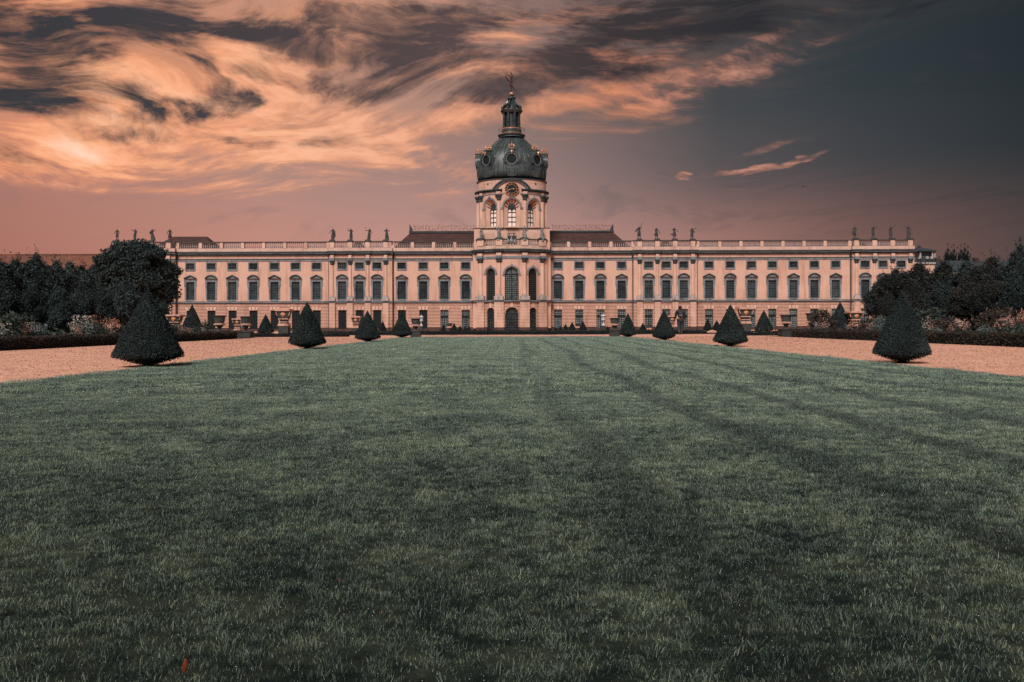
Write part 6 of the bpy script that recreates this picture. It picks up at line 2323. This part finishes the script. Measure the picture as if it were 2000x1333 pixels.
for px, tp, ft, lb, la, ra in ((940.5, 447, 468.5, 'pale weathered statue turned sideways, leftmost on the tower balcony', (-.16, .66, -.10, .55), (.16, .68, .08, .60)),
                               (974.3, 440.5, 466.5, 'pale weathered statue with both elbows out, left of the coat of arms', (-.22, .68, -.12, .58), (.22, .70, .14, .60)),
                               (1024, 439.5, 466.5, 'pale weathered statue lifting one hand, right of the coat of arms', (-.22, .74, -.28, .80), (.20, .66, .24, .56)),
                               (1058.5, 444.5, 468.5, 'pale weathered statue in twisted drapery, rightmost on the tower balcony', (-.16, .68, -.08, .60), (.18, .68, .16, .52))):
    u = pu(px)
    wx, wy, _ = pav(u, .1, 0)
    c = at(px, ft, wy)
    statue(px, tp, ft, wy, lb, G, la, ra, .0, rb=(.03, .06, .03), m='statue_pale', cloak=(-.05, .6, .18, .22))

# the gilded figure on the ball: one leg back, sail-like cloth held out to the left
c = at(997.3, 180, YC)
H = at(995, 139.5, YC).z - c.z
fo = thing('gilded_figure', 'bronze weathervane figure poised on one foot on the ball above the dome, holding a cloth', 'statue', (cxT, YC, dzz(180.4)))
j = {'pelvis': (-.03, 0, .52, (.055, .05)), 'waist': (-.02, 0, .62, (.042, .038)), 'chest': (-.01, 0, .75, (.062, .048)), 'neck': (-.01, 0, .845, .022), 'head': (-.015, 0, .905, .036), 'crown': (-.02, 0, .955, .03),
     'shoulder_l': (-.07, 0, .80, .026), 'elbow_l': (-.16, -.02, .80, .019), 'hand_l': (-.25, -.03, .85, .015),
     'shoulder_r': (.06, 0, .80, .026), 'elbow_r': (.09, -.02, .68, .019), 'hand_r': (.03, -.05, .58, .015),
     'hip_l': (-.06, 0, .48, .04), 'knee_l': (-.02, -.02, .26, .03), 'ankle_l': (.0, 0, .04, .02), 'toe_l': (-.02, -.05, .01, .015),
     'hip_r': (.0, 0, .48, .04), 'knee_r': (.03, -.03, .27, .03), 'ankle_r': (.13, .08, .17, .02), 'toe_r': (.15, .10, .12, .014)}
e = [('pelvis', 'waist'), ('waist', 'chest'), ('chest', 'neck'), ('neck', 'head'), ('head', 'crown'), ('chest', 'shoulder_l'), ('shoulder_l', 'elbow_l'), ('elbow_l', 'hand_l'),
     ('chest', 'shoulder_r'), ('shoulder_r', 'elbow_r'), ('elbow_r', 'hand_r'), ('pelvis', 'hip_l'), ('hip_l', 'knee_l'), ('knee_l', 'ankle_l'), ('ankle_l', 'toe_l'),
     ('pelvis', 'hip_r'), ('hip_r', 'knee_r'), ('knee_r', 'ankle_r'), ('ankle_r', 'toe_r')]
skin('body', j, e, M['bronze'], fo, 1, H / .99)
k = H / .99
MB().tube([(-.25 * k, 0, .85 * k), (-.27 * k, .04 * k, .74 * k), (-.20 * k, .05 * k, .62 * k), (-.08 * k, .03 * k, .54 * k), (.03 * k, .02 * k, .50 * k), (-.05 * k, .04 * k, .40 * k), (-.09 * k, .03 * k, .28 * k)], [.012 * k, .03 * k, .045 * k, .05 * k, .06 * k, .04 * k, .015 * k], 6).build('cloth', M['bronze'], fo, smooth=True)

# ------------------------------------------------------------------ the walking person
M['jacket'] = mat('jacket', (.012, .014, .018), .85, col2=(.02, .022, .026), vscale=9)
M['trousers'] = mat('trousers', (.022, .028, .034), .9, col2=(.032, .038, .044), vscale=9)
M['skin'] = mat('skin', (.30, .17, .12), .6)
M['hair'] = mat('hair', (.014, .011, .010), .7)
M['pack_grey'] = mat('pack_grey', (.13, .14, .145), .8, col2=(.10, .11, .115), vscale=20)
M['shoe'] = mat('shoe', (.020, .035, .05), .6)
pd = 49.6
c = at(1328.5, 653.2, pd)
HH = at(1328.5, 597.6, pd).z
pe = thing('person', 'person in dark jacket with grey and black backpack walking away across the right gravel path', 'person', (c.x, pd, 0), radians(176))
k = HH / .985
# faces away: local -y is the front of the figure; rz ~ 180 turns the back to the camera
J = {'pelvis': (0, 0, .53, (.075, .058)), 'waist': (0, 0, .62, (.07, .055)), 'chest': (0, 0, .745, (.098, .066)), 'neck': (0, -.005, .845, .034), 'head': (0, -.02, .90, (.042, .05)), 'crown': (0, -.01, .945, (.038, .046)),
     'nose': (0, -.072, .895, .008),
     'shoulder_l': (-.115, 0, .80, .040), 'elbow_l': (-.15, .02, .645, .032), 'wrist_l': (-.155, -.03, .52, .020), 'palm_l': (-.155, -.04, .49, (.012, .020)),
     'shoulder_r': (.115, 0, .80, .040), 'elbow_r': (.15, -.01, .645, .032), 'wrist_r': (.16, -.06, .53, .020), 'palm_r': (.16, -.07, .50, (.012, .020)),
     'hip_l': (-.05, 0, .49, .065), 'knee_l': (-.052, -.05, .29, .045), 'ankle_l': (-.05, -.02, .06, .030), 'toe_l': (-.055, -.11, .022, .022),
     'hip_r': (.05, 0, .49, .065), 'knee_r': (.052, .01, .28, .045), 'ankle_r': (.05, .12, .10, .030), 'toe_r': (.05, .06, .03, .022)}
E = [('pelvis', 'waist'), ('waist', 'chest'), ('chest', 'neck'), ('neck', 'head'), ('head', 'crown'), ('head', 'nose'), ('chest', 'shoulder_l'), ('shoulder_l', 'elbow_l'), ('elbow_l', 'wrist_l'), ('wrist_l', 'palm_l'),
     ('chest', 'shoulder_r'), ('shoulder_r', 'elbow_r'), ('elbow_r', 'wrist_r'), ('wrist_r', 'palm_r'), ('pelvis', 'hip_l'), ('hip_l', 'knee_l'), ('knee_l', 'ankle_l'), ('ankle_l', 'toe_l'),
     ('pelvis', 'hip_r'), ('hip_r', 'knee_r'), ('knee_r', 'ankle_r'), ('ankle_r', 'toe_r')]
for sd, sx in (('l', -1), ('r', 1)):
    bx, by, bz = J['palm_' + sd][:3]
    for q, (dy, ln_) in enumerate(((-.020, .040), (-.007, .046), (.006, .044), (.018, .035))):
        J['f%d%s' % (q, sd)] = (bx, by + dy * .8, bz - ln_ * .55, .0045)
        J['g%d%s' % (q, sd)] = (bx - sx * .006, by + dy * .8 - .004, bz - ln_, .0038)
        E += [('palm_' + sd, 'f%d%s' % (q, sd)), ('f%d%s' % (q, sd), 'g%d%s' % (q, sd))]
    J['t' + sd] = (bx - sx * .004, by - .032, bz - .004, .005)
    J['u' + sd] = (bx - sx * .006, by - .040, bz - .024, .0045)
    E += [('wrist_' + sd, 't' + sd), ('t' + sd, 'u' + sd)]
skin('body', J, E, M['skin'], pe, 2, k)


def sub_skin(name, keys, edges, grow, m):
    jj = {}
    for n in keys:
        x, y, z, r = J[n]
        r = r if isinstance(r, tuple) else (r, r)
        jj[n] = (x, y, z, (r[0] + grow, r[1] + grow))
    return skin(name, jj, edges, m, pe, 2, k)


sub_skin('jacket', ['pelvis', 'waist', 'chest', 'shoulder_l', 'elbow_l', 'wrist_l', 'shoulder_r', 'elbow_r', 'wrist_r'],
         [('pelvis', 'waist'), ('waist', 'chest'), ('chest', 'shoulder_l'), ('shoulder_l', 'elbow_l'), ('elbow_l', 'wrist_l'), ('chest', 'shoulder_r'), ('shoulder_r', 'elbow_r'), ('elbow_r', 'wrist_r')], .013, M['jacket'])
sub_skin('trousers', ['pelvis', 'hip_l', 'knee_l', 'ankle_l', 'hip_r', 'knee_r', 'ankle_r'],
         [('pelvis', 'hip_l'), ('hip_l', 'knee_l'), ('knee_l', 'ankle_l'), ('pelvis', 'hip_r'), ('hip_r', 'knee_r'), ('knee_r', 'ankle_r')], .009, M['trousers'])
mb = MB().lathe(0, 0, [(.050, .86), (.057, .89), (.056, .93), (.045, .965), (.02, .985), (.001, .988)], 14)
mb.v = [(x * k, (y * 1.1 + .006) * k, z * k) for x, y, z in mb.v]
mb.build('hair', M['hair'], pe, smooth=True)
mb = MB().taper(0, .115, .062, .040, .61, .070, .05, .72)
mb.taper(0, .112, .070, .05, .7201, .050, .034, .83)
mb.v = [(x * k, y * k, z * k) for x, y, z in mb.v]
bp_ = mb.build('backpack', M['jacket'], pe)
bv_ = bp_.modifiers.new('bevel', 'BEVEL')
bv_.width = .02
bv_.segments = 3
mb = MB().taper(-.028, .168, .022, .008, .615, .020, .010, .70).taper(.028, .168, .022, .008, .615, .020, .010, .70).box(-.05, .05, .148, .166, .748, .768)
mb.v = [(x * k, y * k, z * k) for x, y, z in mb.v]
mb.build('pack_panel', M['pack_grey'], bp_)
for sx in (-1, 1):
    mb = MB().tube([(sx * .05, .09, .82), (sx * .065, .02, .875), (sx * .07, -.085, .80), (sx * .085, -.07, .68), (sx * .07, .08, .64)], .009, 5)
    mb.v = [(x * k, y * k, z * k) for x, y, z in mb.v]
    mb.build('shoulder_strap', M['jacket'], bp_)
for sd in 'lr':
    ax, ay, az_, _ = J['ankle_' + sd]
    tx, ty, tz_, _ = J['toe_' + sd]
    mb = MB().tube([(ax, ay + .03, max(az_ - .02, .03)), (ax, ay, max(az_ - .02, .034)), ((ax + tx) / 2, (ay + ty) / 2, (az_ + tz_) / 2 * .75), (tx, ty - .025, max(tz_, .024))], [.026, .034, .032, .022], 8)
    mb.v = [(x * k, y * k, max(z, .002) * k) for x, y, z in mb.v]
    mb.build('shoe', M['shoe'], pe, smooth=True)

# ------------------------------------------------------------------ birds
M['bird'] = mat('bird', (.022, .020, .022), .8)
for px, py, d, span, tilt, lb in ((1569, 365.5, 70, 15, .12, 'larger dark bird gliding high to the right of the tower'), (1614, 456, 95, 5.5, -.9, 'small dark bird low over the right wing of the palace')):
    c = at(px, py, d)
    L_ = span * d / F / 2
    o = thing('bird', lb, 'bird', c, 0)
    mb = MB()
    mb.tube([(0, -L_ * .5, 0), (0, -L_ * .35, .01), (0, 0, 0), (0, L_ * .3, 0), (0, L_ * .55, 0)], [L_ * .02, L_ * .07, L_ * .11, L_ * .07, L_ * .03], 8)
    mb.build('body', M['bird'], o, smooth=True)
    for sx in (-1, 1):
        wm = MB()
        pts = [(0, 0), (.35, .16), (.7, .12), (1.0, -.12)]
        for i in range(3):
            (xa, za), (xb, zb_) = pts[i], pts[i + 1]
            ca, cb2 = .22 - .05 * i, .22 - .05 * (i + 1) - (.05 if i == 2 else 0)
            q = lambda x, y, z: (sx * x * L_, y * L_, (z + sx * tilt * x) * L_)
            wm.hexa([q(xa, -ca, za), q(xb, -cb2, zb_), q(xb, cb2 * .8, zb_), q(xa, ca * .8, za), q(xa, -ca, za + .03), q(xb, -cb2, zb_ + .03), q(xb, cb2 * .8, zb_ + .03), q(xa, ca * .8, za + .03)])
        wm.build('wing', M['bird'], o)

# ------------------------------------------------------------------ fallen leaves on the lawn
M['leaf_orange'] = mat('leaf_orange', (.50, .115, .05), .6, col2=(.32, .08, .035), vscale=120)
M['leaf_yellow'] = mat('leaf_yellow', (.42, .26, .10), .6, col2=(.30, .17, .07), vscale=120)
for px, py, sz, stand, mk_, lb in ((358, 1316, 30, 1, 'leaf_orange', 'bright orange curled leaf standing in the near grass at the bottom left'), (280, 1003, 9, 0, 'leaf_orange', 'small orange leaf on the left part of the lawn'), (663, 1143, 8, 1, 'leaf_orange', 'small rust leaf on the near lawn left of the middle'),
                                   (605, 1172, 7, 0, 'leaf_yellow', 'pinkish leaf speck on the near lawn'), (744, 1207, 9, 1, 'leaf_yellow', 'small yellow brown leaf in the near grass'), (1317, 763, 8, 0, 'leaf_orange', 'red brown leaf on the middle of the lawn right of centre'), (1823, 1256, 9, 1, 'leaf_yellow', 'yellow leaf in the near grass at the bottom right'), (510, 1095, 8, 0, 'leaf_yellow', 'pale leaf near a tuft on the left')):
    g_ = gd(px, py + sz * .4)
    s = g_.y / F * sz
    o = thing('fallen_leaf', lb, 'leaf', (g_.x, g_.y, .010), rng.uniform(-.5, .5), 'fallen leaves on the lawn')
    mb = MB()
    n = 7
    base_ = []
    for i in range(n):
        t_ = i / (n - 1)
        w_ = s * .20 * sin(pi * min(1, t_ * .93 + .04))
        bend = .25 * s * sin(t_ * 2.2)
        if stand:
            ctr = (bend * .5, bend * .3, s * t_)
        else:
            ctr = (s * (t_ - .5), bend * .3, .012 + bend * .35)
        base_.append((ctr, w_))
    for i, (ctr, w_) in enumerate(base_):
        if stand:
            mb.v += [(ctr[0] - w_, ctr[1], ctr[2]), (ctr[0], ctr[1] - w_ * .5, ctr[2]), (ctr[0] + w_, ctr[1], ctr[2])]
        else:
            mb.v += [(ctr[0], ctr[1] - w_, ctr[2] + w_ * .4), (ctr[0], ctr[1], ctr[2]), (ctr[0], ctr[1] + w_, ctr[2] + w_ * .4)]
    for i in range(n - 1):
        a = 3 * i
        mb.f += [(a, a + 1, a + 4, a + 3), (a + 1, a + 2, a + 5, a + 4)]
    lf = mb.build('blade', M[mk_], o, smooth=True)
    so = lf.modifiers.new('thickness', 'SOLIDIFY')
    so.thickness = s * .02
    MB().tube([(base_[0][0][0], base_[0][0][1], base_[0][0][2]), (base_[0][0][0] - s * .1 * (1 - stand), 0, base_[0][0][2] - s * .12 * stand)], s * .012, 4).build('stalk', M[mk_], o)
